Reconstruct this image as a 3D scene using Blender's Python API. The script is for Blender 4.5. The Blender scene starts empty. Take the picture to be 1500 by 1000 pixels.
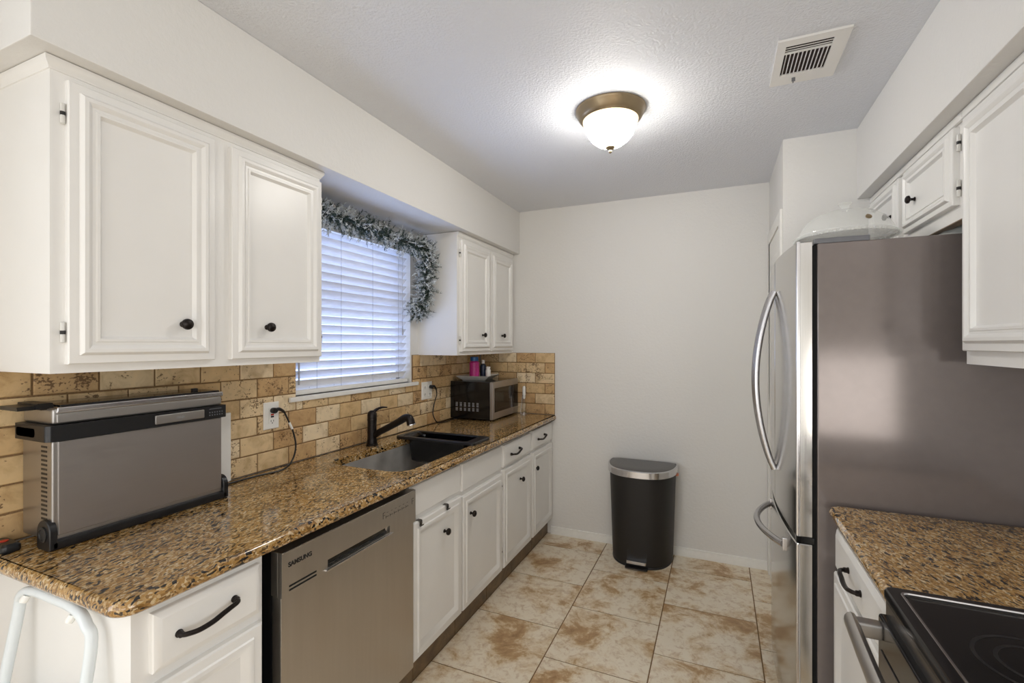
import bpy, bmesh, math, random
from mathutils import Vector, Matrix
PI = math.pi
rnd = random.Random(7)
SC = bpy.context.scene
COL = SC.collection

# ------------------------------------------------------------------ camera, light, exposure
CZ = 1.425
YAW = math.atan(302 / 690.0)
cam = bpy.data.cameras.new('camera')
cam.sensor_width = 36.0
cam.lens = 690.0 / 1500.0 * 36.0
cam.shift_y = 0.002
cam.clip_start = 0.02
camo = bpy.data.objects.new('camera', cam)
camo.location = (0, 0, CZ)
camo.rotation_euler = (PI / 2, 0, YAW)
COL.objects.link(camo)
SC.camera = camo

SC.view_settings.view_transform = 'Standard'
SC.view_settings.look = 'None'
SC.view_settings.gamma = 1.0
SC.view_settings.exposure = 0.53
SC.view_settings.use_curve_mapping = False

world = bpy.data.worlds.new('world')
SC.world = world
world.use_nodes = True
_bg = world.node_tree.nodes['Background']
_bg.inputs[0].default_value = (0.42, 0.57, 1.0, 1)
_bg.inputs[1].default_value = 2.2
SC.cycles.max_bounces = 10
SC.cycles.diffuse_bounces = 6
SC.cycles.glossy_bounces = 5
SC.cycles.transparent_max_bounces = 12
SC.cycles.caustics_reflective = False
SC.cycles.caustics_refractive = False
SC.cycles.sample_clamp_indirect = 6.0


def area(name, loc, rot, sx, sy, power, col):
    l = bpy.data.lights.new(name, 'AREA')
    l.shape = 'RECTANGLE'
    l.size, l.size_y = sx, sy
    l.energy = power
    l.color = col
    o = bpy.data.objects.new(name, l)
    o.location = loc
    o.rotation_euler = rot
    COL.objects.link(o)
    return o


# area lights added out of view behind the camera
area('added_fill_rear', (-0.55, -2.93, 1.1), (PI / 2, 0, 0), 2.0, 2.0, 15, (0.92, 0.96, 1.0))  # added soft fill from the rear
area('added_fridge_reflection', (1.55, -2.93, 0.80), (PI / 2, 0, 0), 1.3, 1.0, 12, (1.0, 0.96, 0.92))  # added so a bright patch is mirrored in the fridge side
area('added_fill_sink_fronts', (2.95, -1.35, 1.25), (0, PI / 2, 0), 1.5, 1.9, 32, (0.92, 0.96, 1.0))  # added fill for the sink-side cabinet fronts
area('added_fill_range_fronts', (-1.70, -1.1, 1.30), (0, -PI / 2, 0), 1.5, 1.5, 22, (0.86, 0.93, 1.0))  # added cool fill for the range-side cabinet fronts
# daylight bounced up off the bright ground outside the kitchen window
area('daylight_kitchen_window', (-2.55, 2.0, 0.85), (0, -PI / 2 - 0.62, 0), 1.1, 1.3, 16, (0.46, 0.62, 1.0))

LAMP = (-0.43, 2.05, 2.44)
LAMP_EMIT = 41.0

# ------------------------------------------------------------------ materials


def new_mat(name):
    m = bpy.data.materials.new(name)
    m.use_nodes = True
    nt = m.node_tree
    b = nt.nodes['Principled BSDF']
    return m, nt, b


def srgb(r, g, b):
    f = lambda c: (c / 255 / 12.92) if c / 255 <= 0.04045 else ((c / 255 + 0.055) / 1.055) ** 2.4
    return (f(r), f(g), f(b), 1)


def N(nt, t, **kw):
    n = nt.nodes.new(t)
    for k, v in kw.items():
        if k in ('inp',):
            for kk, vv in v.items():
                n.inputs[kk].default_value = vv
        else:
            setattr(n, k, v)
    return n


def L(nt, a, b):
    nt.links.new(a, b)


def coords(nt, scale=(1, 1, 1), rot=(0, 0, 0)):
    g = N(nt, 'ShaderNodeNewGeometry')
    m = N(nt, 'ShaderNodeMapping')
    m.inputs['Scale'].default_value = scale
    m.inputs['Rotation'].default_value = rot
    L(nt, g.outputs['Position'], m.inputs['Vector'])
    return m.outputs['Vector']


def ramp(nt, fac, stops, interp='LINEAR'):
    r = N(nt, 'ShaderNodeValToRGB')
    r.color_ramp.interpolation = interp
    e = r.color_ramp.elements
    while len(e) < len(stops):
        e.new(0.5)
    for i, (p, c) in enumerate(stops):
        e[i].position = p
        e[i].color = c if len(c) == 4 else (*c, 1)
    L(nt, fac, r.inputs['Fac'])
    return r.outputs['Color']


def mix(nt, fac, a, b, mode='MIX'):
    m = N(nt, 'ShaderNodeMix', data_type='RGBA', blend_type=mode)
    if isinstance(fac, (int, float)):
        m.inputs[0].default_value = fac
    else:
        L(nt, fac, m.inputs[0])
    for s, i in ((a, 6), (b, 7)):
        if isinstance(s, tuple):
            m.inputs[i].default_value = s
        else:
            L(nt, s, m.inputs[i])
    return m.outputs[2]


def noise(nt, vec, scale, detail=3, rough=0.5, dist=0.0):
    n = N(nt, 'ShaderNodeTexNoise', inp={'Scale': scale, 'Detail': detail, 'Roughness': rough, 'Distortion': dist})
    if vec is not None:
        L(nt, vec, n.inputs['Vector'])
    return n


def bump(nt, b, h, strength, dist=0.002):
    n = N(nt, 'ShaderNodeBump', inp={'Strength': strength, 'Distance': dist})
    L(nt, h, n.inputs['Height'])
    L(nt, n.outputs['Normal'], b.inputs['Normal'])


def plain(name, col, rough=0.5, metal=0.0, nscale=40, namt=0.04, bstr=0.0, bscale=200, coat=0.0, spec=0.5):
    """painted / moulded surface: slight tonal noise and optional fine grain"""
    m, nt, b = new_mat(name)
    v = coords(nt)
    n = noise(nt, v, nscale, 3)
    dark = tuple(c * (1 - namt * 2) for c in col[:3]) + (1,)
    L(nt, ramp(nt, n.outputs['Fac'], [(0.3, dark), (0.7, col)]), b.inputs['Base Color'])
    b.inputs['Roughness'].default_value = rough
    b.inputs['Metallic'].default_value = metal
    b.inputs['Coat Weight'].default_value = coat
    b.inputs['Specular IOR Level'].default_value = spec
    if bstr:
        n2 = noise(nt, v, bscale, 3)
        bump(nt, b, n2.outputs['Fac'], bstr)
    return m


def brushed(name, col, rough, stretch, scale=6, amt=0.08):
    m, nt, b = new_mat(name)
    v = coords(nt, stretch)
    n = noise(nt, v, scale, 4, 0.6)
    b.inputs['Metallic'].default_value = 1.0
    lo = tuple(c * (1 - amt) for c in col[:3]) + (1,)
    L(nt, ramp(nt, n.outputs['Fac'], [(0.3, lo), (0.7, col)]), b.inputs['Base Color'])
    mr = N(nt, 'ShaderNodeMapRange', inp={'To Min': rough * 0.8, 'To Max': rough * 1.25})
    L(nt, n.outputs['Fac'], mr.inputs['Value'])
    L(nt, mr.outputs['Result'], b.inputs['Roughness'])
    bump(nt, b, n.outputs['Fac'], 0.012, 0.0005)
    return m


def wall_mat(name, col, scale, strength, rough=0.7, dist=0.003):
    m, nt, b = new_mat(name)
    v = coords(nt)
    n = noise(nt, v, scale, 5, 0.55)
    n0 = noise(nt, v, 1.4, 2)
    L(nt, ramp(nt, n0.outputs['Fac'], [(0.2, tuple(c * .97 for c in col[:3])), (0.8, col)]), b.inputs['Base Color'])
    h = ramp(nt, n.outputs['Fac'], [(0.38, (0, 0, 0)), (0.62, (1, 1, 1))])
    b.inputs['Roughness'].default_value = rough
    bump(nt, b, h, strength, dist)
    return m


M = {}
M['wall'] = wall_mat('wall_paint', srgb(224, 222, 218), 55, 0.16, 0.55)
M['ceiling'] = wall_mat('ceiling_stipple', srgb(226, 228, 233), 105, 0.42, 0.62, 0.004)
M['white'] = plain('white_cabinet_paint', srgb(232, 230, 226), 0.32, namt=0.012, nscale=8, bstr=0.05, bscale=60)
M['white2'] = plain('white_metal_paint', srgb(220, 226, 228), 0.3, namt=0.015)
M['trim'] = plain('white_trim_paint', srgb(234, 232, 226), 0.35, namt=0.02)
M['plastic_white'] = plain('white_plastic', srgb(236, 234, 228), 0.35, namt=0.01)
M['bronze'] = plain('oil_rubbed_bronze', srgb(38, 31, 28), 0.35, 0.6, 120, 0.2)
M['black'] = plain('black_plastic', srgb(22, 22, 24), 0.35, nscale=90, namt=0.1)
M['black_gloss'] = plain('black_gloss', srgb(10, 10, 13), 0.12, nscale=30, namt=0.1)
M['black_matte'] = plain('black_matte', srgb(30, 27, 25), 0.55, nscale=90, namt=0.1)
M['dark_gap'] = plain('dark_cavity', srgb(12, 11, 10), 0.9)
M['steel'] = brushed('brushed_steel', (0.46, 0.44, 0.42, 1), 0.36, (3, 1, 40), 6, 0.04)
M['steel_v'] = brushed('brushed_steel_upright', (0.60, 0.59, 0.57, 1), 0.16, (60, 60, 1), 4, 0.05)
M['steel_dw'] = brushed('brushed_steel_front', (0.56, 0.52, 0.47, 1), 0.34, (10, 10, 0.6), 5, 0.06)
M['handle'] = plain('satin_steel', (0.52, 0.51, 0.52, 1), 0.27, 1.0, 20, 0.02)
M['chrome'] = plain('polished_steel', (0.66, 0.65, 0.66, 1), 0.18, 1.0, 20, 0.02)
M['dark_steel'] = plain('dark_steel', srgb(96, 92, 90), 0.25, 0.8, 40, 0.05)
M['fridge_side'] = plain('textured_taupe_enamel', srgb(128, 119, 116), 0.13, 0.3, 30, 0.03, 0.02, 420)
M['grey_plastic'] = plain('grey_plastic', srgb(112, 113, 118), 0.45)
M['pan'] = plain('lamp_pan_bronze', srgb(150, 132, 104), 0.35, 0.7, 30, 0.05)
M['sink'] = plain('sink_steel', (0.72, 0.69, 0.64, 1), 0.3, 0.5, 12, 0.14)
M['plate'] = brushed('oven_front_steel', (0.40, 0.375, 0.36, 1), 0.42, (1, 2, 30), 5, 0.04)
M['hinge'] = plain('painted_hinge', srgb(214, 212, 206), 0.4)
M['grout'] = plain('tan_grout', srgb(138, 108, 72), 0.9, nscale=200, namt=0.15)
M['tan_wood'] = plain('unpainted_wood', srgb(150, 130, 110), 0.6, nscale=30, namt=0.1)
M['mag'] = plain('magenta_label', srgb(196, 44, 136), 0.4, nscale=120, namt=0.12)
M['blue'] = plain('blue_plastic', srgb(28, 92, 152), 0.35)
M['navy'] = plain('navy_label', srgb(24, 44, 74), 0.35, nscale=120, namt=0.3)
M['red'] = plain('red_plastic', srgb(196, 48, 26), 0.4)
M['ceramic'] = plain('white_ceramic', srgb(222, 218, 210), 0.2, namt=0.02)
M['ink'] = plain('dark_print', srgb(30, 28, 28), 0.5)
M['inkgrey'] = plain('pale_print', srgb(170, 170, 172), 0.5)
M['duct_shade'] = plain('duct_shade_backing', srgb(46, 28, 20), 0.8, nscale=60, namt=0.3)  # dark vent backing; shade inside the duct is put into the colour


def granite():
    m, nt, b = new_mat('speckled_granite')
    v = coords(nt, (1.0, 1.0, 1.0), (0.1, 0.1, -0.25))
    nd = noise(nt, v, 18, 3)
    vd = N(nt, 'ShaderNodeVectorMath', operation='MULTIPLY_ADD')
    L(nt, nd.outputs['Color'], vd.inputs[0])
    vd.inputs[1].default_value = (0.03, 0.03, 0.03)
    L(nt, v, vd.inputs[2])
    st = N(nt, 'ShaderNodeMapping')
    st.inputs['Scale'].default_value = (1.5, 0.62, 1.2)
    L(nt, vd.outputs[0], st.inputs['Vector'])
    vo = N(nt, 'ShaderNodeTexVoronoi', feature='F1', inp={'Scale': 180.0, 'Randomness': 1.0})
    L(nt, st.outputs[0], vo.inputs['Vector'])
    sep = N(nt, 'ShaderNodeSeparateColor')
    L(nt, vo.outputs['Color'], sep.inputs[0])
    c1 = ramp(nt, sep.outputs[0], [(0.0, srgb(58, 42, 28)), (0.12, srgb(108, 78, 42)), (0.28, srgb(148, 110, 58)),
                                   (0.5, srgb(176, 136, 76)), (0.74, srgb(192, 158, 104)), (0.93, srgb(226, 208, 172))])
    n2 = noise(nt, vd.outputs[0], 42, 4, 0.6)
    c2 = ramp(nt, n2.outputs['Fac'], [(0.3, srgb(118, 84, 44)), (0.5, srgb(172, 132, 74)), (0.72, srgb(198, 164, 112))])
    c = mix(nt, 0.34, c1, c2)
    nb = noise(nt, v, 7, 3)
    c = mix(nt, 1.0, c, ramp(nt, nb.outputs['Fac'], [(0.3, (.74, .7, .64)), (0.6, (1, 1, 1))]), 'MULTIPLY')
    # dark mineral clusters
    vo2 = N(nt, 'ShaderNodeTexVoronoi', feature='F1', inp={'Scale': 122.0, 'Randomness': 1.0})
    L(nt, st.outputs[0], vo2.inputs['Vector'])
    sep2 = N(nt, 'ShaderNodeSeparateColor')
    L(nt, vo2.outputs['Color'], sep2.inputs[0])
    n3 = noise(nt, vd.outputs[0], 14, 3)
    ad = N(nt, 'ShaderNodeMath', operation='MULTIPLY')
    L(nt, sep2.outputs[1], ad.inputs[0])
    L(nt, n3.outputs['Fac'], ad.inputs[1])
    k = ramp(nt, ad.outputs[0], [(0.0, (1, 1, 1)), (0.05, (1, 1, 1)), (0.085, (0, 0, 0))])
    c = mix(nt, k, c, srgb(30, 25, 22))
    k2 = ramp(nt, ad.outputs[0], [(0.58, (0, 0, 0)), (0.64, (.8, .8, .8))])
    c = mix(nt, k2, c, srgb(224, 206, 172))
    L(nt, c, b.inputs['Base Color'])
    b.inputs['Roughness'].default_value = 0.12
    b.inputs['Coat Weight'].default_value = 0.4
    b.inputs['Coat Roughness'].default_value = 0.08
    return m


M['granite'] = granite()


def tile_rand(nt):
    a = N(nt, 'ShaderNodeAttribute', attribute_name='tid')
    return a.outputs['Color']


def travertine():
    m, nt, b = new_mat('tumbled_travertine')
    v = coords(nt)
    t = tile_rand(nt)
    s = N(nt, 'ShaderNodeSeparateColor')
    L(nt, t, s.inputs[0])
    off = N(nt, 'ShaderNodeVectorMath', operation='MULTIPLY_ADD')
    L(nt, t, off.inputs[0])
    off.inputs[1].default_value = (7, 7, 7)
    L(nt, v, off.inputs[2])
    base = ramp(nt, s.outputs[0], [(0.0, srgb(190, 154, 108)), (0.4, srgb(208, 176, 128)), (0.75, srgb(218, 192, 150)), (1.0, srgb(230, 210, 176))])
    n = noise(nt, off.outputs[0], 16, 5, 0.6, 0.6)
    mot = ramp(nt, n.outputs['Fac'], [(0.28, (0.70, 0.64, 0.55)), (0.52, (1, 1, 1)), (0.75, (1.12, 1.1, 1.06))])
    c = mix(nt, 1.0, base, mot, 'MULTIPLY')
    pv = N(nt, 'ShaderNodeMapping')
    pv.inputs['Scale'].default_value = (1, 1, 1.3)
    L(nt, off.outputs[0], pv.inputs['Vector'])
    p = noise(nt, pv.outputs[0], 105, 3, 0.6)
    pm = noise(nt, off.outputs[0], 20, 2)
    mu = N(nt, 'ShaderNodeMath', operation='MULTIPLY_ADD', inp={1: 0.65})
    L(nt, pm.outputs['Fac'], mu.inputs[0])
    L(nt, p.outputs['Fac'], mu.inputs[2])
    vary = N(nt, 'ShaderNodeMath', operation='MULTIPLY_ADD', inp={1: 0.15})
    L(nt, s.outputs[1], vary.inputs[0])
    L(nt, mu.outputs[0], vary.inputs[2])
    half = N(nt, 'ShaderNodeMath', operation='MULTIPLY', inp={1: 0.5})
    L(nt, vary.outputs[0], half.inputs[0])
    pit = ramp(nt, half.outputs[0], [(0.515, (0, 0, 0)), (0.545, (.85, .85, .85))])
    c = mix(nt, pit, c, srgb(98, 70, 42))
    L(nt, c, b.inputs['Base Color'])
    b.inputs['Roughness'].default_value = 0.5
    inv = N(nt, 'ShaderNodeMath', operation='SUBTRACT', inp={0: 1.0})
    L(nt, pit, inv.inputs[1])
    bump(nt, b, inv.outputs[0], 0.35, 0.003)
    return m


M['travertine'] = travertine()


def floor_tile():
    m, nt, b = new_mat('mottled_floor_tile')
    v = coords(nt)
    t = tile_rand(nt)
    off = N(nt, 'ShaderNodeVectorMath', operation='MULTIPLY_ADD')
    L(nt, t, off.inputs[0])
    off.inputs[1].default_value = (11, 11, 11)
    L(nt, v, off.inputs[2])
    n = noise(nt, off.outputs[0], 5.0, 10, 0.70, 0.35)
    c = ramp(nt, n.outputs['Fac'], [(0.32, srgb(152, 116, 76)), (0.41, srgb(186, 152, 110)), (0.455, srgb(214, 192, 158)),
                                    (0.53, srgb(232, 219, 196)), (0.75, srgb(236, 226, 206))])
    n2 = noise(nt, off.outputs[0], 26, 5, 0.7, 0.6)
    c = mix(nt, ramp(nt, n2.outputs['Fac'], [(0.5, (0, 0, 0)), (0.68, (0.6, 0.6, 0.6))]), c, srgb(176, 138, 94))
    L(nt, c, b.inputs['Base Color'])
    b.inputs['Roughness'].default_value = 0.32
    bump(nt, b, n2.outputs['Fac'], 0.05, 0.002)
    return m


M['floor_tile'] = floor_tile()


def toe_tile():
    m, nt, b = new_mat('dark_toe_tile')
    v = coords(nt)
    n = noise(nt, v, 9, 6, 0.65, 0.8)
    L(nt, ramp(nt, n.outputs['Fac'], [(0.3, srgb(74, 56, 38)), (0.7, srgb(128, 104, 74))]), b.inputs['Base Color'])
    b.inputs['Roughness'].default_value = 0.4
    return m


M['toe'] = toe_tile()


def glass(name, tint=(1, 1, 1, 1), fac=0.08, rough=0.02, body=None):
    m, nt, b = new_mat(name)
    out = nt.nodes['Material Output']
    tr = N(nt, 'ShaderNodeBsdfTransparent', inp={0: tint})
    gl = N(nt, 'ShaderNodeBsdfGlossy', inp={'Roughness': rough})
    n = noise(nt, coords(nt), 30, 2)
    L(nt, ramp(nt, n.outputs['Fac'], [(0.3, (.94, .94, .94)), (0.7, (1, 1, 1))]), gl.inputs[0])
    lw = N(nt, 'ShaderNodeLayerWeight', inp={'Blend': 0.25})
    pw = N(nt, 'ShaderNodeMath', operation='POWER', inp={1: 3.0})
    L(nt, lw.outputs['Facing'], pw.inputs[0])
    mx = N(nt, 'ShaderNodeMixShader')
    ad = N(nt, 'ShaderNodeMath', operation='ADD', inp={1: fac}, use_clamp=True)
    L(nt, pw.outputs[0], ad.inputs[0])
    L(nt, ad.outputs[0], mx.inputs[0])
    L(nt, tr.outputs[0], mx.inputs[1])
    L(nt, gl.outputs[0], mx.inputs[2])
    last = mx
    if body:
        df = N(nt, 'ShaderNodeBsdfDiffuse', inp={0: body[:4]})
        m2 = N(nt, 'ShaderNodeMixShader', inp={0: body[4]})
        L(nt, mx.outputs[0], m2.inputs[1])
        L(nt, df.outputs[0], m2.inputs[2])
        last = m2
    L(nt, last.outputs[0], out.inputs['Surface'])
    return m


M['pane'] = glass('window_glass', fac=0.0)
M['dome'] = glass('cake_dome_glass', (0.985, 0.99, 0.985, 1), 0.02, 0.04, (0.95, 0.95, 0.92, 1, 0.22))


def emit(name, col, strength):
    m, nt, b = new_mat(name)
    n = noise(nt, coords(nt), 12, 3)
    c = ramp(nt, n.outputs['Fac'], [(0.3, tuple(x * .92 for x in col[:3])), (0.7, col)])
    L(nt, c, b.inputs['Base Color'])
    L(nt, c, b.inputs['Emission Color'])
    b.inputs['Emission Strength'].default_value = strength
    b.inputs['Roughness'].default_value = 0.3
    return m


M['bowl'] = emit('lit_frosted_glass', (1.0, 0.965, 0.90, 1), LAMP_EMIT)
M['collar'] = emit('lit_glass_collar', (1.0, 0.85, 0.62, 1), 0.75)


def slat_mat():
    m, nt, b = new_mat('white_blind_slat')
    out = nt.nodes['Material Output']
    n = noise(nt, coords(nt, (1, 1, 6)), 14, 3)
    c = ramp(nt, n.outputs['Fac'], [(0.3, srgb(232, 232, 236)), (0.7, srgb(244, 244, 246))])
    L(nt, c, b.inputs['Base Color'])
    b.inputs['Roughness'].default_value = 0.35
    tl = N(nt, 'ShaderNodeBsdfTranslucent', inp={0: (0.75, 0.8, 0.95, 1)})
    mx = N(nt, 'ShaderNodeMixShader', inp={0: 0.04})
    L(nt, b.outputs[0], mx.inputs[1])
    L(nt, tl.outputs[0], mx.inputs[2])
    L(nt, mx.outputs[0], out.inputs['Surface'])
    return m


M['slat'] = slat_mat()
M['needle'] = plain('dark_green_needles', srgb(58, 78, 66), 0.6, nscale=60, namt=0.25)
M['flock'] = plain('flocked_needles', srgb(222, 226, 226), 0.8, nscale=60, namt=0.12)
M['twig'] = plain('brown_twig', srgb(70, 56, 44), 0.8)
M['cooktop'] = plain('black_glass_cooktop', srgb(22, 21, 22), 0.14, nscale=14, namt=0.08)
M['ring'] = plain('burner_print', srgb(33, 32, 33), 0.3, nscale=60, namt=0.2)
M['copper'] = plain('orange_plastic', srgb(206, 120, 82), 0.4)

# ------------------------------------------------------------------ mesh helpers


class Fr:
    """plane frame: u along U, v along V, w outwards along W"""
    def __init__(s, o, U, V, W):
        s.o, s.U, s.V, s.W = Vector(o), Vector(U), Vector(V), Vector(W)

    def __call__(s, u, v, w=0.0):
        return s.o + s.U * u + s.V * v + s.W * w


def FL(x): return Fr((x, 0, 0), (0, 1, 0), (0, 0, 1), (1, 0, 0))     # faces +X
def FR(x): return Fr((x, 0, 0), (0, 1, 0), (0, 0, 1), (-1, 0, 0))    # faces -X
def FB(y): return Fr((0, y, 0), (1, 0, 0), (0, 0, 1), (0, -1, 0))    # faces -Y
def FT(z): return Fr((0, 0, z), (1, 0, 0), (0, 1, 0), (0, 0, 1))     # faces up
def FD(z): return Fr((0, 0, z), (1, 0, 0), (0, 1, 0), (0, 0, -1))    # faces down


class MB:
    def __init__(s):
        s.bm = bmesh.new()
        s.tid = None

    def face(s, vs, tid=None, mi=0):
        try:
            f = s.bm.faces.new(vs)
        except ValueError:
            return None
        f.material_index = mi
        if tid is not None:
            if s.tid is None:
                s.tid = s.bm.loops.layers.float_color.new('tid')
            for l in f.loops:
                l[s.tid] = tid
        return f

    def rings(s, rings, cap0=True, cap1=True, tid=None, mi=0, loop=False):
        R = [[s.bm.verts.new(p) for p in r] for r in rings]
        n = len(R[0])
        pairs = list(zip(R, R[1:])) + ([(R[-1], R[0])] if loop else [])
        for a, b in pairs:
            for i in range(n):
                s.face([a[i], a[(i + 1) % n], b[(i + 1) % n], b[i]], tid, mi)
        if not loop:
            if cap0: s.face(R[0][::-1], tid, mi)
            if cap1: s.face(R[-1], tid, mi)
        return s

    def box(s, x0, x1, y0, y1, z0, z1, bev=0.0, seg=2, mi=0):
        c = [Vector((x, y, z)) for z in (z0, z1) for (x, y) in ((x0, y0), (x1, y0), (x1, y1), (x0, y1))]
        vs = [s.bm.verts.new(p) for p in c]
        fs = []
        for q in ((0, 1, 2, 3), (4, 5, 6, 7), (0, 1, 5, 4), (1, 2, 6, 5), (2, 3, 7, 6), (3, 0, 4, 7)):
            fs.append(s.face([vs[i] for i in q], None, mi))
        if bev > 0:
            ed = set(e for f in fs for e in f.edges)
            bmesh.ops.bevel(s.bm, geom=list(ed), offset=bev, segments=seg, profile=0.5, affect='EDGES')
        return s

    def obox(s, fr, u0, u1, v0, v1, w0, w1, bev=0.0):
        a, b = fr(u0, v0, w0), fr(u1, v1, w1)
        return s.box(min(a.x, b.x), max(a.x, b.x), min(a.y, b.y), max(a.y, b.y), min(a.z, b.z), max(a.z, b.z), bev)

    def gbox(s, fr, u0, u1, v0, v1, w0, w1):
        a, b = fr(u0, v0, w0), fr(u1, v1, w1)
        return s.box(min(a.x, b.x), max(a.x, b.x), min(a.y, b.y), max(a.y, b.y), min(a.z, b.z), max(a.z, b.z), 0, 2, 1)

    def panel(s, fr, u0, u1, v0, v1, prof, tid=None, mi=0, back=True):
        rr = []
        for (i, w) in prof:
            rr.append([fr(u0 + i, v0 + i, w), fr(u1 - i, v0 + i, w), fr(u1 - i, v1 - i, w), fr(u0 + i, v1 - i, w)])
        return s.rings(rr, back, True, tid, mi)

    def prism(s, fr, poly, w0, w1, bev=0.0, mi=0):
        rr = [[fr(u, v, w0) for u, v in poly], [fr(u, v, w1) for u, v in poly]]
        if bev:
            cx = sum(p[0] for p in poly) / len(poly); cy = sum(p[1] for p in poly) / len(poly)
            def ins(p):
                d = Vector((cx - p[0], cy - p[1])); d = d.normalized() * bev
                return (p[0] + d.x, p[1] + d.y)
            q = [ins(p) for p in poly]
            sg = 1 if w1 > w0 else -1
            rr = [[fr(u, v, w0) for u, v in poly], [fr(u, v, w1 - sg * bev) for u, v in poly], [fr(u, v, w1) for u, v in q]]
        return s.rings(rr, True, True, None, mi)

    def tube(s, path, r, seg=10, caps=True, sq=(1, 1), closed=False):
        P = [Vector(p) for p in path]
        n = len(P)
        rad = r if isinstance(r, (list, tuple)) else [r] * n
        T = []
        for i in range(n):
            a = P[i - 1] if (i > 0 or closed) else P[i]
            b = P[(i + 1) % n] if (i < n - 1 or closed) else P[i]
            T.append((b - a).normalized())
        ref = Vector((0, 0, 1)) if abs(T[0].z) < 0.9 else Vector((1, 0, 0))
        nn = (ref - T[0] * ref.dot(T[0])).normalized()
        rr = []
        for i in range(n):
            nn = (nn - T[i] * nn.dot(T[i])).normalized()
            bb = T[i].cross(nn)
            rr.append([P[i] + nn * (math.cos(2 * PI * k / seg) * rad[i] * sq[0]) + bb * (math.sin(2 * PI * k / seg) * rad[i] * sq[1]) for k in range(seg)])
        return s.rings(rr, caps, caps, loop=closed)

    def lathe(s, prof, o, axis=(0, 0, 1), seg=24, caps=True):
        o = Vector(o); A = Vector(axis).normalized()
        ref = Vector((1, 0, 0)) if abs(A.x) < 0.9 else Vector((0, 1, 0))
        U = (ref - A * ref.dot(A)).normalized(); W = A.cross(U)
        rr = [[o + A * h + U * (r * math.cos(2 * PI * k / seg)) + W * (r * math.sin(2 * PI * k / seg)) for k in range(seg)] for r, h in prof]
        return s.rings(rr, caps, caps)

    def rot(s, ang, axis, pivot):
        bmesh.ops.rotate(s.bm, verts=s.bm.verts, cent=Vector(pivot), matrix=Matrix.Rotation(ang, 3, axis))
        return s

    def build(s, name, mat, parent=None, smooth=35, at=None):
        """link as ONE mesh object; vertices are authored in world space and made local to the parent's base"""
        bmesh.ops.remove_doubles(s.bm, verts=s.bm.verts, dist=1e-6)
        bmesh.ops.recalc_face_normals(s.bm, faces=s.bm.faces)
        base = Vector(at) if at else Vector((0, 0, 0))
        if parent is not None:
            base = wloc(parent)
        for v in s.bm.verts:
            v.co -= base
        me = bpy.data.meshes.new(name)
        s.bm.to_mesh(me)
        s.bm.free()
        for mm in (mat if isinstance(mat, (list, tuple)) else [mat]):
            me.materials.append(mm)
        for p in me.polygons:
            p.use_smooth = True
        me.set_sharp_from_angle(angle=math.radians(smooth))
        o = bpy.data.objects.new(name, me)
        COL.objects.link(o)
        if len(me.polygons) < 6000:
            wn = o.modifiers.new('weighted_normals', 'WEIGHTED_NORMAL')
            wn.mode = 'FACE_AREA'
            wn.weight = 50
            wn.keep_sharp = True
        if parent is not None:
            o.parent = parent
        else:
            o.location = base
        return o


def wloc(o):
    v = Vector(o.location)
    while o.parent is not None:
        o = o.parent
        v += o.location
    return v


def tag(o, label, cat, group=None):
    o['label'] = label
    o['category'] = cat
    if group:
        o['group'] = group
    return o


def thing(name, label, cat, loc, group=None):
    o = bpy.data.objects.new(name, None)
    o.empty_display_size = 0.05
    o.location = loc
    COL.objects.link(o)
    return tag(o, label, cat, group)


def struct(o):
    o['kind'] = 'structure'
    return o


def rrect(x0, x1, y0, y1, r, n=5):
    pts = []
    rs = r if isinstance(r, (list, tuple)) else [r] * 4
    for (cx, cy, a, rr) in ((x1, y0, -90, rs[0]), (x1, y1, 0, rs[1]), (x0, y1, 90, rs[2]), (x0, y0, 180, rs[3])):
        ox = cx - rr if cx == x1 else cx + rr
        oy = cy - rr if cy == y1 else cy + rr
        for k in range(n + 1):
            t = math.radians(a + 90 * k / n)
            pts.append((ox + rr * math.cos(t), oy + rr * math.sin(t)))
    return pts


def text_mesh(name, txt, size, fr, u, v, mat, parent, depth=0.0006, wt=0.0, sx=1.0, flip=1):
    cu = bpy.data.curves.new(name, 'FONT')
    cu.body = txt
    cu.size = size
    cu.extrude = depth
    cu.offset = wt
    to = bpy.data.objects.new(name, cu)
    COL.objects.link(to)
    dg = bpy.context.evaluated_depsgraph_get()
    me = bpy.data.meshes.new_from_object(to.evaluated_get(dg))
    COL.objects.unlink(to)
    bpy.data.objects.remove(to)
    base = wloc(parent)
    for vt in me.vertices:
        p = fr(u + flip * vt.co.x * sx, v + vt.co.y, vt.co.z)
        vt.co = p - base
    me.materials.clear()
    me.materials.append(mat)
    me.name = name
    o = bpy.data.objects.new(name, me)
    COL.objects.link(o)
    o.parent = parent
    return o


def bez(p, n=12):
    """Catmull-Rom through points"""
    P = [Vector(q) for q in p]
    P = [P[0] * 2 - P[1]] + P + [P[-1] * 2 - P[-2]]
    out = []
    for i in range(1, len(P) - 2):
        a, b, c, d = P[i - 1:i + 3]
        for k in range(n):
            t = k / n
            out.append(0.5 * ((2 * b) + (c - a) * t + (2 * a - 5 * b + 4 * c - d) * t * t + (3 * b - a - 3 * c + d) * t ** 3))
    out.append(P[-2])
    return out


# ------------------------------------------------------------------ key planes
WX, EX, FY, HZ = -1.755, 0.945, 3.365, 2.44          # window wall, range wall, end wall, ceiling
BY = -3.0                                             # wall behind the camera
SX, SZ = -1.408, 2.115                                # soffit over the sink side
CT = 0.89                                             # counter top
WIN = (1.56, 2.43, 1.185, 2.03)                       # window opening y0 y1 z0 z1

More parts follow.
